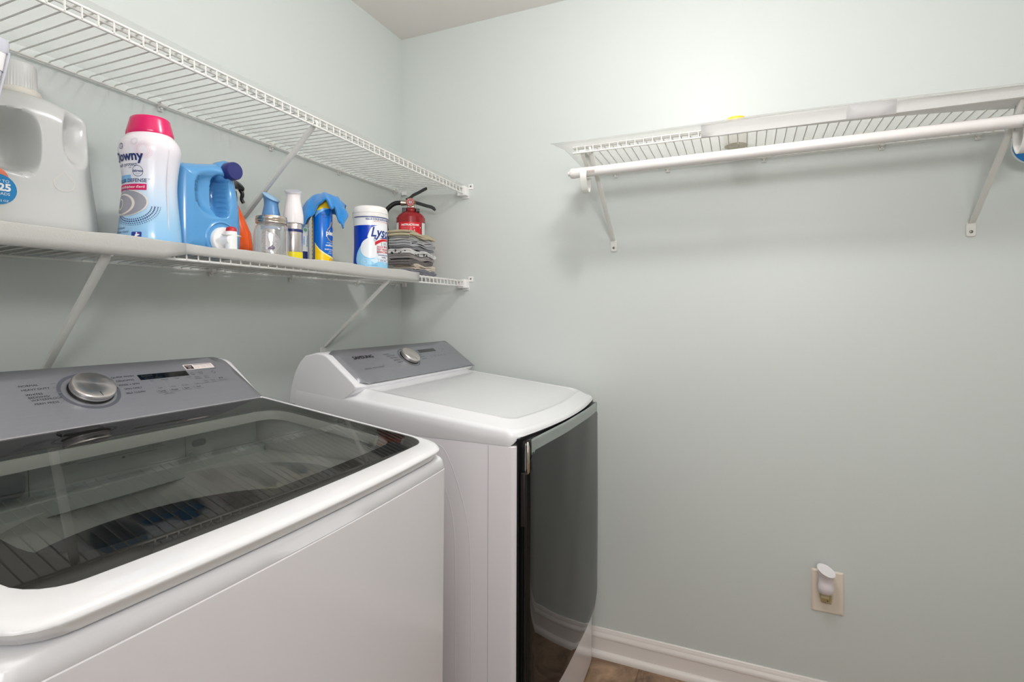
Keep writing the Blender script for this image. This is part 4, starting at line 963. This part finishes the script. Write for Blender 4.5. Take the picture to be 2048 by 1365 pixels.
# ---- air freshener cans
def freshener(x0, y0, h, capm, label, blue, rot=0.):
    z0 = zl(x0, y0); t = thing('air_freshener', label, 'aerosol can', (x0, y0, z0), (0,0,face_angle(x0,y0)+rot))
    R_ = .0240; hc = h-.093
    cn = part_lathe('can', [(0,.0225),(.003,R_),(hc-.002,R_),(hc,R_-.001)], mat('silver_can', (206,198,196), .25, metal=.85), t, k=0)
    tl = (lambda z, x, y: (-(y)*.50-x*.45)*max(0,min(1,(z-(h-.022))/.020))) if blue else (lambda z, x, y: (-x*.42)*max(0,min(1,(z-(h-.016))/.014)))
    cp = part_lathe('cap', [(hc-.001,.0262),(hc+.004,.0268),(hc+.018,.0265),(hc+.040,.0238),(hc+.058,.0200),(hc+.070,.0184),(hc+.080,.0196),(hc+.086,.0222),(hc+.089,.0226)], capm, t, k=4, tilt=tl, cap1=False)
    part_lathe('cap_top', [(hc+.0885,.0227),(hc+.091,.0226),(hc+.0925,.019),(hc+.093,.002)], mat('pale_blue_top' if blue else 'grey_top', (150,190,222) if blue else (180,180,190), .3), t, k=0, tilt=tl)
    return t, cn, R_, hc
t, cn, R_, hc = freshener(.150, -.832, .196, mat('blue_cap', (96,146,196), .35), 'air freshener can with a slanted blue cap, standing behind the glass jar', True)
t, cn, R_, hc = freshener(.215, -.815, .208, mat('white_cap', (238,232,232), .3), 'silver air freshener can with a tall white cap and yellow base, right of the jar', False)
P = Print(); yel = mat('print_yellow', (238,220,24), .35, coat=.2)
P.rect(0,hc-.021,2*PI*R_*.999,.0075,navy)
PY = Print(); PY.rect(0,.0175,2*PI*R_*.999,.0345,yel); PY.build('yellow_base_print', lambda u, v, off: Vector(((R_+off)*math.cos(u/R_), (R_+off)*math.sin(u/R_), v)), cn, .004)
P.build('can_print', lambda u, v, off: Vector(((R_+off)*math.cos(u/R_), (R_+off)*math.sin(u/R_), v)), cn, .004)
# narrow spray behind
x0, y0 = .140, -.712; z0 = zl(x0, y0)
ns = thing('pump_spray_bottle', 'slim white spray bottle with a clear overcap and blue printed label, behind the cans', 'bottle', (x0, y0, z0), (0,0,face_angle(x0,y0)))
nb = part_lathe('body', [(0,.020),(.003,.0225),(.115,.0225),(.125,.021),(.130,.017)], mat('white_bottle', (232,234,236), .3), ns, k=0)
part_lathe('overcap', [(.128,.0215),(.132,.0225),(.165,.0215),(.176,.018),(.180,.010)], mat_sheet('clear_overcap', (225,230,235), .35, .1), ns, k=3)
part_lathe('pump', [(.128,.010),(.145,.010),(.146,.006),(.160,.006),(.161,.009),(.168,.009)], M_white, ns, k=0, n=20)
P = Print(); P.rect(.012,.040,.016,.026,navy); P.rect(.012,.020,.030,.0012,navy); P.rect(.012,.012,.030,.0012,lb)
P.text('cleans', .007,.085,.010,lb,rot=PI/2,bold=.01); P.text('freshens', .018,.085,.010,lb,rot=PI/2,bold=.01); P.disc(.012,.118,.010,mat('print_paleblue',(196,222,240),.4)); P.disc(.012,.117,.005,mat('print_leaf',(110,170,110),.4),2)
P.build('label_print', lambda u, v, off: Vector(((.0225+off)*math.cos(u/.0225), (.0225+off)*math.sin(u/.0225), v)), nb, .004)

# ---- polish can
x0, y0 = .200, -.688; z0 = zl(x0, y0); fa = face_angle(x0, y0)
pc = thing('polish_can', 'blue and yellow furniture polish spray can under the blue cloth', 'aerosol can', (x0, y0, z0), (0,0,fa))
R_ = .0285
cn = part_lathe('can', [(0,.027),(.003,R_),(.178,R_),(.184,R_-.002),(.190,.024)], mat('polish_blue', (10,108,206), .25, coat=.3), pc, k=0)
part_lathe('cap', [(.178,R_+.0002),(.186,.0272),(.205,.024),(.212,.018),(.214,.008)], mat('polish_yellow', (236,196,34), .35), pc, k=3)
P = Print(); py = mat('print_can_yellow', (250,208,20), .3); dk = mat('print_dark', (30,70,130), .4); go_ = mat('print_gold', (214,170,60), .35)
th = .75   # label centre turned to the right
P.rect(-.055,.0895,.020,.176,py); 
for k in range(14): P.rect(-.0555,.168-k*.0115,.011,.004,dk,2)
P.rect(-.0420,.0895,.0065,.176,mat('print_midblue',(16,84,176),.3),2)
P.poly([(-.0385,.0025),(.045,.0025),(.045,.030),(.020,.030),(.004,.034),(-.010,.041),(-.024,.052),(-.034,.064),(-.0385,.073)], py, 1)
P.poly([(.045,.030),(.020,.030),(.004,.034),(-.010,.041),(-.024,.052),(-.034,.064),(-.0385,.073),(-.0385,.0765),(-.033,.068),(-.023,.056),(-.009,.045),(.006,.038),(.021,.0335),(.045,.033)], mat('print_paleyellow',(250,234,150),.35), 2)
P.poly([(-.0385,.178),(-.0385,.150),(-.028,.160),(-.010,.172),(.004,.178)], mat('print_skyblue',(120,180,230),.3), 1); P.poly([(-.0385,.178),(-.0385,.166),(-.02,.174),(-.012,.178)], py, 2)
P.text('RESTORE', -.006,.158,.007,dk,3); P.text('& SHINE', -.006,.151,.005,dk,3)
P.disc(.014,.103,.0185,go_,1,ry=.023); P.poly([(.014,.142),(.004,.122),(.024,.122)], go_, 1); P.disc(.014,.103,.0165,mat('print_deepblue',(10,92,190),.3),2,ry=.021); P.poly([(.014,.137),(.0065,.120),(.0215,.120)], mat('print_deepblue'), 2)
P.text('pledge', .016,.105,.0200,dk,3,bold=.09,sx=.85); P.text('pledge', .016,.105,.0200,Mw,4,bold=.03,sx=.85)
P.text('everyday clean', .014,.076,.006,Mw,2); P.text('multisurface', .014,.0685,.0085,Mw,2,bold=.03); P.text('DUST & ALLERGEN', .014,.056,.0055,Mw,2,bold=.03); P.text('removes dust', .014,.0505,.004,Mw,2); P.text('on many surfaces', .014,.0455,.004,Mw,2)
P.disc(.012,.0235,.0085,mat('print_amber',(226,176,40),.35),2); P.text('NET WT 9.7 OZ', .010,.0085,.005,dk,3)
P.build('label_print', lambda u, v, off: Vector(((R_+off)*math.cos(u/R_+.55), (R_+off)*math.sin(u/R_+.55), v)), cn, .003)
# cloth draped over it: right of view = +y, toward the camera = +x
def knot(u, v):
    """u: -1 left .. 1 right, v: -1 back .. 1 front"""
    y = .066*u; x = .034*v
    ridge = .2235 - .010*(u*u) - .004*max(0,-u)
    z = ridge
    # hangs at the left, front left lobe lower
    if u < -.15: z -= .062*((-u-.15)/.85)**1.8*(1 if v > -.2 else .7)
    if u > .30: z -= .040*((u-.30)/.70)**1.6*(1.15 if v > 0 else .5)
    k = max(0, abs(v)-.28)/.72
    fr = (.040+.030*max(0,-u)**.8+.008*max(0, u-.2)-.016*math.exp(-((u-.10)/.14)**2)) if v > 0 else .05
    z -= fr*k**1.5
    x += (.010 if v > 0 else -.006)*k + .006*math.sin(u*6+.5)*k
    z += .0045*math.sin(u*9+v*2.2)*(.3+k) + .003*math.sin(u*17+1.2-v*3)*(.3+k)
    if .45 < u and v > -.2: y += .006*math.sin(v*5); z += .006*math.exp(-((u-.62)/.09)**2) - .007*math.exp(-((u-.80)/.07)**2)
    if u < -.85: x -= .006*math.sin(v*4)
    return (x, y+.002*math.sin(v*7+u*4), z)
bm = bmesh.new(); NU, NV = 56, 30
gv = [[bm.verts.new(knot(-1+2*i/NU, -1+2*j/NV)) for j in range(NV+1)] for i in range(NU+1)]
for i in range(NU):
    for j in range(NV): bm.faces.new((gv[i][j], gv[i+1][j], gv[i+1][j+1], gv[i][j+1]))
Mcl = mat('blue_microfibre', (14,134,212), .9, bump=(420,1.,.003)); Mcl.node_tree.nodes['Principled BSDF'].inputs['Sheen Weight'].default_value = .5
cl_ = finish(bm, 'cleaning_cloth', Mcl, None, True, loc=(x0, y0, z0), rot=(0,0,fa)); s = cl_.modifiers.new('solid','SOLIDIFY'); s.thickness = .005; s.offset = 0
tag(cl_, 'bright blue microfibre cloth draped over the polish can', 'cloth')

# ---- wipes canister
x0, y0 = .258, -.537; z0 = zl(x0, y0); fa = face_angle(x0, y0)
ly_ = thing('wipes_canister', 'white and blue canister of disinfecting wipes beside the towel stack', 'canister', (x0, y0, z0), (0,0,fa)); ly_.scale = (1, 1, .925)
prof = spline([(0,.050),(.003,.0535),(.02,.0545),(.08,.0525),(.165,.0530),(.178,.0545),(.183,.0545)], 5)
bm = bmesh.new(); lathe(bm, prof, 56); cb = finish(bm, 'body', mat('canister_white', (240,240,240), .25, coat=.3), ly_, 50)
part_lathe('lid', [(.182,.0558),(.184,.0563),(.205,.0548),(.213,.053),(.218,.049),(.220,.044),(.2215,.010)], mat('lid_white', (236,233,230), .4), ly_, k=0, sm=35, n=56)
bm = bmesh.new(); lathe(bm, [(.1955,.0564),(.197,.0568),(.1985,.0562)], 56, cap0=False, cap1=False); finish(bm, 'lid_rib', mat('lid_white'), ly_, 60)
P = Print(); lbk = mat('lysol_blue', (0,58,178), .28); lsk = mat('print_sky', (150,208,242), .3); lrd = mat('print_signal_red', (206,34,50), .35); lnb = mat('print_deep_navy', (20,52,130), .35)
P.rect(-.012,.077,.135,.149,lbk,1)
P.rect(0,.1795,.145,.0025,lnb,1); P.text('KILLS COLD & FLU VIRUSES*', .022,.1720,.0088,lnb,1,bold=.03,sx=.92); P.text('plus 99.9% of household germs', .026,.1650,.0048,lrd,1)
# pale swoosh and droplet
P.poly([(p[0], p[1]) for p in spline([(-.048,.004),(-.062,.030),(-.058,.060),(-.040,.090),(-.026,.106),(-.008,.114),(.056,.118),(.056,.004)],5)], lsk, 2)
P.poly(spline([(-.024,.112),(-.016,.134),(-.006,.147),(.026,.155),(.060,.155),(.060,.085),(.006,.085),(-.014,.100)],5), mat('print_white2',(236,238,242),.3), 3)
P.disc(-.012,.074,.034,mat('print_white2'),3,ry=.034); P.rect(.030,.064,.052,.066,mat('print_white2'),3)
P.poly(spline([(-.062,.004),(-.0615,.020),(-.060,.020),(-.052,.010),(-.040,.004)],3), lbk, 3)
P.text('Lysol', .0235,.1275,.046,lnb,5,bold=.02,shear=.25,sx=.80); P.disc(.0,.1085,.003,lnb,5)
P.poly([(-.001,.094),(.010,.1015),(.024,.1065),(.040,.108),(.056,.107),(.056,.100),(.040,.1005),(.024,.098),(.012,.092),(.0,.083)], lrd, 5)
P.poly([(.014,.1075),(.026,.112),(.040,.1135),(.056,.1125),(.056,.1090),(.040,.1095),(.026,.108)], lnb, 5)
for k, t_ in enumerate(('KILLS 99.9%','OF VIRUSES','& BACTERIA')): P.text(t_, .031,.0795-k*.0088,.0092,lrd,5,bold=.02)
P.text('DISINFECTING', .031,.051,.0068,lnb,5,bold=.01); P.text('WIPES', .031,.0435,.0072,lnb,5,bold=.01)
P.rect(.026,.0375,.060,.0006,lnb,5); P.rect(.028,.0325,.050,.008,mat('print_white2'),4); P.text('CRISP LINEN', .028,.0325,.0048,lnb,6,bold=.02)
P.poly(spline([(-.004,.020),(.006,.026),(.010,.040),(.004,.046),(-.004,.038),(-.012,.036),(-.012,.030),(-.006,.026)],4), mat('print_foam',(210,234,248),.3), 5); P.ring(.0,.033,.009,.011,lsk,6,a0=-1.9,a1=.9)
P.ring(-.032,.028,.0095,.0104,Mw,5); P.text('2x', -.032,.028,.008,Mw,5); P.text('75', .033,.0225,.010,Mw,5,bold=.02)
P.text('disinfecting toallitas', -.008,.016,.0035,lnb,5); P.rect(0,.0035,.130,.007,mat('print_cream2',(232,232,226),.4),6)
P.build('label_print', cyl_map(prof, th0=.27, R=.0535), cb, .005, lift=.00022)

# ---- fire extinguisher
x0, y0 = .142, -.140; z0 = zl(x0, y0); fa = face_angle(x0, y0)
fe = thing('fire_extinguisher', 'red fire extinguisher standing behind the folded towels', 'fire extinguisher', (x0, y0, z0), (0,0,fa))
Mred = mat('extinguisher_red', (150,14,26), .25, coat=.4)
prof = spline([(0,.052),(.004,.0565),(.02,.057),(.225,.057),(.240,.056),(.254,.0505),(.264,.040),(.2695,.028),(.272,.021)], 5)
bm = bmesh.new(); lathe(bm, prof, 48); cb = finish(bm, 'tank', Mred, fe, 50)
part_lathe('neck', [(.269,.021),(.274,.021),(.284,.020),(.286,.018)], Mred, fe, k=0, n=28)
bm = bmesh.new(); lathe(bm, [(.0,.0175),(.006,.017),(.007,.015)], 28)
for v in bm.verts: v.co = Vector((.018+v.co.z, v.co.x-.002, v.co.y+.305))
gz = finish(bm, 'gauge', mat('gauge_rim', (190,150,120), .3, metal=.8), fe, 40)
P = Print(); P.disc(-.002,.305,.0150,mat('gauge_red',(190,60,66),.4)); P.dots(-.002,.305,.0115,9,.0016,Mw,2); P.disc(-.002,.305,.0062,mat('gauge_face',(214,190,196),.4),2); P.rect(-.002,.308,.0012,.016,M_black,3)
P.build('dial', lambda u, v, off: Vector((.0252+off, u, v)), gz)
box('valve', -.013, .017, -.014, .014, .284, .322, mat('nickel', (190,184,172), .3, metal=.9), fe, .003)
box('collar_bracket', -.020, .016, -.034, -.016, .265, .284, M_black, fe, .002); box('collar_bracket', -.020, .016, .018, .034, .269, .283, M_black, fe, .002)
bm = bmesh.new(); add_tube(bm, [(0,-.012,.306),(0,-.040,.306)], [.010,.010], 16); add_tube(bm, [(0,-.026,.306),(0,-.039,.306)], .0115, 16); finish(bm, 'ferrule', mat('nickel'), fe, 40)
bm = bmesh.new(); add_tube(bm, spline([(0,-.036,.306),(0,-.060,.303),(0,-.080,.290),(0,-.096,.267),(.0,-.098,.215),(-.006,-.085,.15),(-.010,-.072,.09),(-.010,-.068,.06)], 6), .0088, 14); finish(bm, 'hose', M_softblack, fe, 60)
def lever(name, pts, h, wd):
    bm = bmesh.new(); sp_ = spline(pts, 4); rg = []
    for i, p in enumerate(sp_):
        a = Vector(sp_[max(0,i-1)]); b2 = Vector(sp_[min(len(sp_)-1,i+1)]); t_ = (b2-a).normalized(); nn = Vector((-t_.y, t_.x)); e_ = 1 if i < len(sp_)-2 else .65
        q = Vector(p); rg.append([(-wd/2,*(q+nn*h/2*e_)),(-wd/2*.6,*(q+nn*h/2*1.15*e_)),(wd/2*.6,*(q+nn*h/2*1.15*e_)),(wd/2,*(q+nn*h/2*e_)),(wd/2,*(q-nn*h/2*e_)),(-wd/2,*(q-nn*h/2*e_))])
    loft(bm, rg); return finish(bm, name, M_softblack, fe, 50)
lever('squeeze_lever', [(-.018,.318),(-.002,.327),(.010,.338),(.030,.349),(.055,.364),(.064,.367)], .009, .018)
lever('carry_handle', [(.012,.310),(.030,.306),(.060,.298),(.084,.292),(.097,.281)], .010, .018)
bm = bmesh.new(); add_tube(bm, spline([(.019,.006,.322),(.020,.017,.314),(.018,.020,.297),(.016,.026,.280),(.016,.034,.272),(.016,.037,.257)], 4), .0007, 5); finish(bm, 'seal_wire', mat('nickel'), fe, 60)
P = Print(); rl = mat('label_red', (214,18,36), .3, coat=.2)
P.rect(-.003,.115,.090,.215,rl,1); P.rect(-.064,.115,.022,.215,Mw,1); P.rect(.0605,.115,.024,.215,mat('label_pale',(214,222,218),.35),1)
P.text('INSTRUCTIONS', -.002,.211,.0105,Mw,2,bold=.04,sx=.95)
for k in range(3): P.rect(-.022,.203-k*.0035,.030,.0008,mat('label_dust',(232,150,150),.4),2)
P.text('1  PULL PIN', -.024,.190,.006,mat('label_dust'),2); P.rect(-.022,.184,.032,.0008,mat('label_dust'),2); P.rect(-.020,.174,.036,.001,mat('label_dust'),2)
P.text('2  AIM AT BASE', -.020,.169,.006,mat('label_dust'),2)
random.seed(11)
for k in range(14):
    P.disc(.012+random.random()*.028, .140+random.random()*.062, .0012+random.random()*.0014, Mw, 3, n=5)
P.build('label_print', cyl_map(prof, th0=-.02, R=.057), cb, .006)

# ---- folded towels
def towel(label, zc, th, y0_, y1_, xa, xb, m, seed, sag=.004, edge=None, loops=2):
    rnd = random.Random(seed); n = 26; t_ = th/(2*loops)
    # serpentine ribbon in (y, z)
    path = []; zz = zc+t_*.5; step = (th-t_)/(2*loops-1); L_ = y1_-y0_; ph = rnd.random()*6; am = .0034
    for l in range(2*loops):
        ya, yb = (y1_-.006*rnd.random(), y0_+step*.6+.003*rnd.random()) if l % 2 == 0 else (y0_+step*.6, y1_-.010*rnd.random())
        k = 12
        for i in range(k+1):
            s = i/k; y = ya+(yb-ya)*s; rel = (y-y0_)/L_
            z = zz+l*step + am*math.sin(y*60+ph+l*.3) - sag*(rel**2)*(.4+l*.25) - .004*max(0,.12-rel)/.12*0
            path.append((y, z))
        if l < 2*loops-1:
            y_, z_ = path[-1]; sg = -1 if l % 2 == 0 else 1
            for i in range(1, 5):
                a = PI*i/5; path.append((y_+sg*math.sin(a)*step*.55, z_+step*(1-math.cos(a))/2))
    up = []; dn_ = []
    for i, p in enumerate(path):
        a = Vector(path[max(0,i-1)]); b2 = Vector(path[min(len(path)-1,i+1)]); d_ = (b2-a)
        d_ = d_.normalized() if d_.length > 1e-7 else Vector((1,0)); nn = Vector((-d_.y, d_.x))*t_*.46; q = Vector(p)
        up.append(q+nn); dn_.append(q-nn)
    ring = up+dn_[::-1]; bm = bmesh.new(); rings = []
    for j in range(8):
        s = j/7; x = xa+(xb-xa)*s; ed = 0 if 0 < j < 7 else .0
        yo = .002*math.sin(s*7+seed); zo = -.0035*max(0, s-.75)*4*(sag/.004)*.5+.0008*math.sin(s*9+seed)
        rings.append([(x+(.0015*math.sin(p.y*900+seed) if j == 7 else 0), p.x+yo, p.y+zo) for p in ring])
    loft(bm, rings)
    o = finish(bm, 'folded_towel', m, None, 50)
    return tag(o, label, 'towel', None)
def cloth_mat(name, rgb, sc=300, k=.12, stripes=None):
    m = mat(name, rgb, .95, noise=(sc,k), bump=(650,.9,.0012)); m.node_tree.nodes['Principled BSDF'].inputs['Sheen Weight'].default_value = .3; return m
zt = zl(.23, -.28); H_ = .160
specs = [
 ('slate grey folded towel at the bottom of the stack', .022, (-.372,-.208), .300, cloth_mat('towel_slate',(112,112,122)), .004),
 ('cream terry folded towel, second from the bottom of the stack', .018, (-.345,-.206), .298, cloth_mat('towel_cream',(206,192,174)), .004),
 ('dark brown-grey folded towel, third from the bottom of the stack', .016, (-.370,-.216), .292, cloth_mat('towel_taupe',(104,98,96)), .004),
 ('warm grey folded towel in the middle of the stack', .016, (-.368,-.208), .294, cloth_mat('towel_warmgrey',(146,140,138)), .005),
 ('white towel with a black pattern in the middle of the stack', .018, (-.372,-.206), .298, None, .006),
 ('charcoal striped folded towel above the patterned one', .016, (-.370,-.216), .294, cloth_mat('towel_charcoal',(122,122,126)), .006),
 ('light grey ribbed folded towel near the top of the stack', .018, (-.372,-.203), .296, cloth_mat('towel_grey',(160,160,164)), .007),
 ('pale grey folded towel just under the topmost towel', .014, (-.370,-.212), .292, cloth_mat('towel_palegrey',(182,180,178)), .007),
 ('beige folded towel on top of the stack', .018, (-.380,-.212), .300, cloth_mat('towel_beige',(188,176,146)), .009),
]
pm_ = mat('towel_pattern', (214,212,210), .95, bump=(650,.9,.0012)); nt = pm_.node_tree; b = nt.nodes['Principled BSDF']
tc = nt.nodes.new('ShaderNodeTexCoord'); vo = nt.nodes.new('ShaderNodeTexVoronoi'); vo.inputs['Scale'].default_value = 55; cr = nt.nodes.new('ShaderNodeValToRGB')
cr.color_ramp.interpolation = 'CONSTANT'; cr.color_ramp.elements[0].color = lin((60,58,60)); cr.color_ramp.elements[1].position = .30; cr.color_ramp.elements[1].color = lin((216,214,212))
nt.links.new(tc.outputs['Object'], vo.inputs['Vector']); nt.links.new(vo.outputs['Distance'], cr.inputs[0]); nt.links.new(cr.outputs[0], b.inputs['Base Color'])
zc = zt
for k, (lb_, th, (ya, yb), xb, m, sg) in enumerate(specs):
    towel(lb_, zc, th, ya, yb, .205, xb, m or pm_, k+2, sag=sg if k else .001, loops=2 if th > .015 else 2); zc += th*1.0

# ---- back wall shelf: yellow-lidded jar behind the liner
x0, y0 = 1.338, -.135; z0 = rb(x0-.872)+.0065
yj = thing('candle_jar', 'small glass jar with a yellow lid on the back wall shelf', 'jar', (x0, y0, z0))
bm = bmesh.new(); lathe(bm, spline([(0,.030),(.003,.034),(.045,.036),(.058,.034),(.066,.027)],4), 36); finish(bm, 'jar_body', mat_sheet('amber_glass', (196,186,160), .55, .1), yj, 50)
part_lathe('lid', [(.064,.026),(.066,.0275),(.082,.0275),(.086,.026),(.088,.018),(.0885,.003)], mat('yellow_lid', (246,206,56), .3), yj, k=0)
# ---- hanging packet at the right edge
hp = thing('hanging_packet', 'clear packet with a blue crescent print hanging under the back wall shelf', 'packet', (2.066, -.085, 1.715))
bm = bmesh.new(); o_ = [(p[0], -.0012, p[1]) for p in rrect(.100,.120,.045,8)]; o2 = [(p[0], .0012, p[1]) for p in rrect(.100,.120,.045,8)]; loft(bm, [o_, o2]); hb = finish(bm, 'sleeve', mat_sheet('packet_clear', (235,240,242), .55, .2), hp, 40)
P = Print(); P.ring(0,-.012,.030,.047,mat('packet_blue',(20,110,176),.35),1,40,a0=PI*.95,a1=PI*2.05); P.ring(0,-.012,.020,.029,mat('packet_pale',(200,224,236),.4),1,40,a0=PI*.95,a1=PI*2.05); P.text('fresh',0,.018,.018,mat('packet_blue'),2)
P.build('packet_print', lambda u, v, off: Vector((u, -.0013-off, v)), hb)
bm = bmesh.new(); add_tube(bm, spline([(0,0,.052),(-.006,0,.060),(0,0,.0655),(.006,0,.060),(0,0,.052)],4), .0009, 6); finish(bm, 'hanging_loop', M_wire, hp, 60)

# ================================================================ outlet and plug-in freshener
op = thing('wall_outlet', 'almond wall outlet plate low on the back wall', 'outlet', (1.600, 0, .3845))
Mal = mat('almond_plastic', (228,216,202), .4)
bm = bmesh.new(); loft(bm, [[(p[0], -.0005, p[1]) for p in rrect(.089,.133,.004,3)], [(p[0], -.003, p[1]) for p in rrect(.089,.133,.004,3)], [(p[0], -.0065, p[1]) for p in rrect(.081,.125,.005,3)]])
finish(bm, 'cover_plate', Mal, op, 30)
for s_ in (1, -1):
    bm = bmesh.new(); pts = [(p[0], max(-.0145, min(.0145, p[1]))) for p in [(.0172*math.cos(2*PI*k/32), .0172*math.sin(2*PI*k/32)) for k in range(32)]]
    loft(bm, [[(p[0], -.006, p[1]+s_*.0195) for p in pts], [(p[0], -.0085, p[1]+s_*.0195) for p in pts]]); rc = finish(bm, 'receptacle', Mal, op, 35)
    P = Print(); P.rect(-.0063,.0195*s_+.003,.0018,.008,M_black); P.rect(.0063,.0195*s_+.003,.0018,.0065,M_black); P.disc(0,.0195*s_-.0075,.0024,M_black,ry=.0026)
    P.build('slots', lambda u, v, off: Vector((u, -.0085-off, v)), rc)
bm = bmesh.new(); lathe(bm, [(0,.0032),(.001,.003),(.0014,.001)], 14)
for v in bm.verts: v.co = Vector((v.co.x, -.0065-v.co.z, v.co.y))
finish(bm, 'screw', Mal, op, 40)
pf = thing('plug_in_air_freshener', 'white plug-in air freshener with a small glass oil bottle, in the wall outlet', 'air freshener', (1.592, -.0095, .401)); pf.scale = (1.12, 1.12, 1.12)
bm = bmesh.new(); rg = []
for z, rx, ry, cy in ((-.012,.0150,.010,-.016),(-.002,.0185,.016,-.022),(.012,.0200,.018,-.024),(.022,.0180,.0165,-.024),(.033,.0165,.0150,-.025),(.045,.0185,.0180,-.028),(.058,.0215,.0225,-.032)):
    rg.append([(rx*math.cos(2*PI*k/32), cy+ry*math.sin(2*PI*k/32), z+.35*rx*-math.cos(2*PI*k/32)*max(0,(z-.02)/.04)+.25*ry*math.sin(2*PI*k/32)*max(0,(z-.02)/.04)) for k in range(32)])
loft(bm, rg); finish(bm, 'housing', mat('white_housing', (238,230,234), .35), pf, 50)
bm = bmesh.new(); t0 = rg[-1]; c_ = (0,-.032,.058); loft(bm, [[tuple(c_[i]+(p[i]-c_[i])*s_ + (dz_ if i == 2 else 0) for i in range(3)) for p in t0] for s_, dz_ in ((1.02,0),(1.05,.002),(.97,.004),(.86,.0035),(.84,.0025),(.1,.0025))]); finish(bm, 'top_disc', mat('white_disc', (242,236,238), .35), pf, 40)
bm = bmesh.new(); add_box(bm, -.013, .013, -.010, .0, -.030, .020); o = finish(bm, 'plug_base', mat('white_housing'), pf); bevel(o, .003)
bm = bmesh.new(); rg = [[(p[0]*s_, -.020+p[1]*s_, z) for p in rrect(.034,.026,.006,4)] for z, s_ in ((-.031,.82),(-.029,.92),(-.012,1.),(-.003,.95),(.0,.75))]
loft(bm, rg); finish(bm, 'oil_bottle', mat_glass('oil_glass', (.96,.95,.88), 1., .02, .04), pf, 50)
bm = bmesh.new(); rg = [[(p[0]*s_, -.020+p[1]*s_, z) for p in rrect(.030,.022,.005,4)] for z, s_ in ((-.0285,.80),(-.027,.9),(-.0145,.97))]
loft(bm, rg); finish(bm, 'scented_oil', mat_glass('pale_oil', (.90,.88,.74), 1., .02, .05), pf, 50)
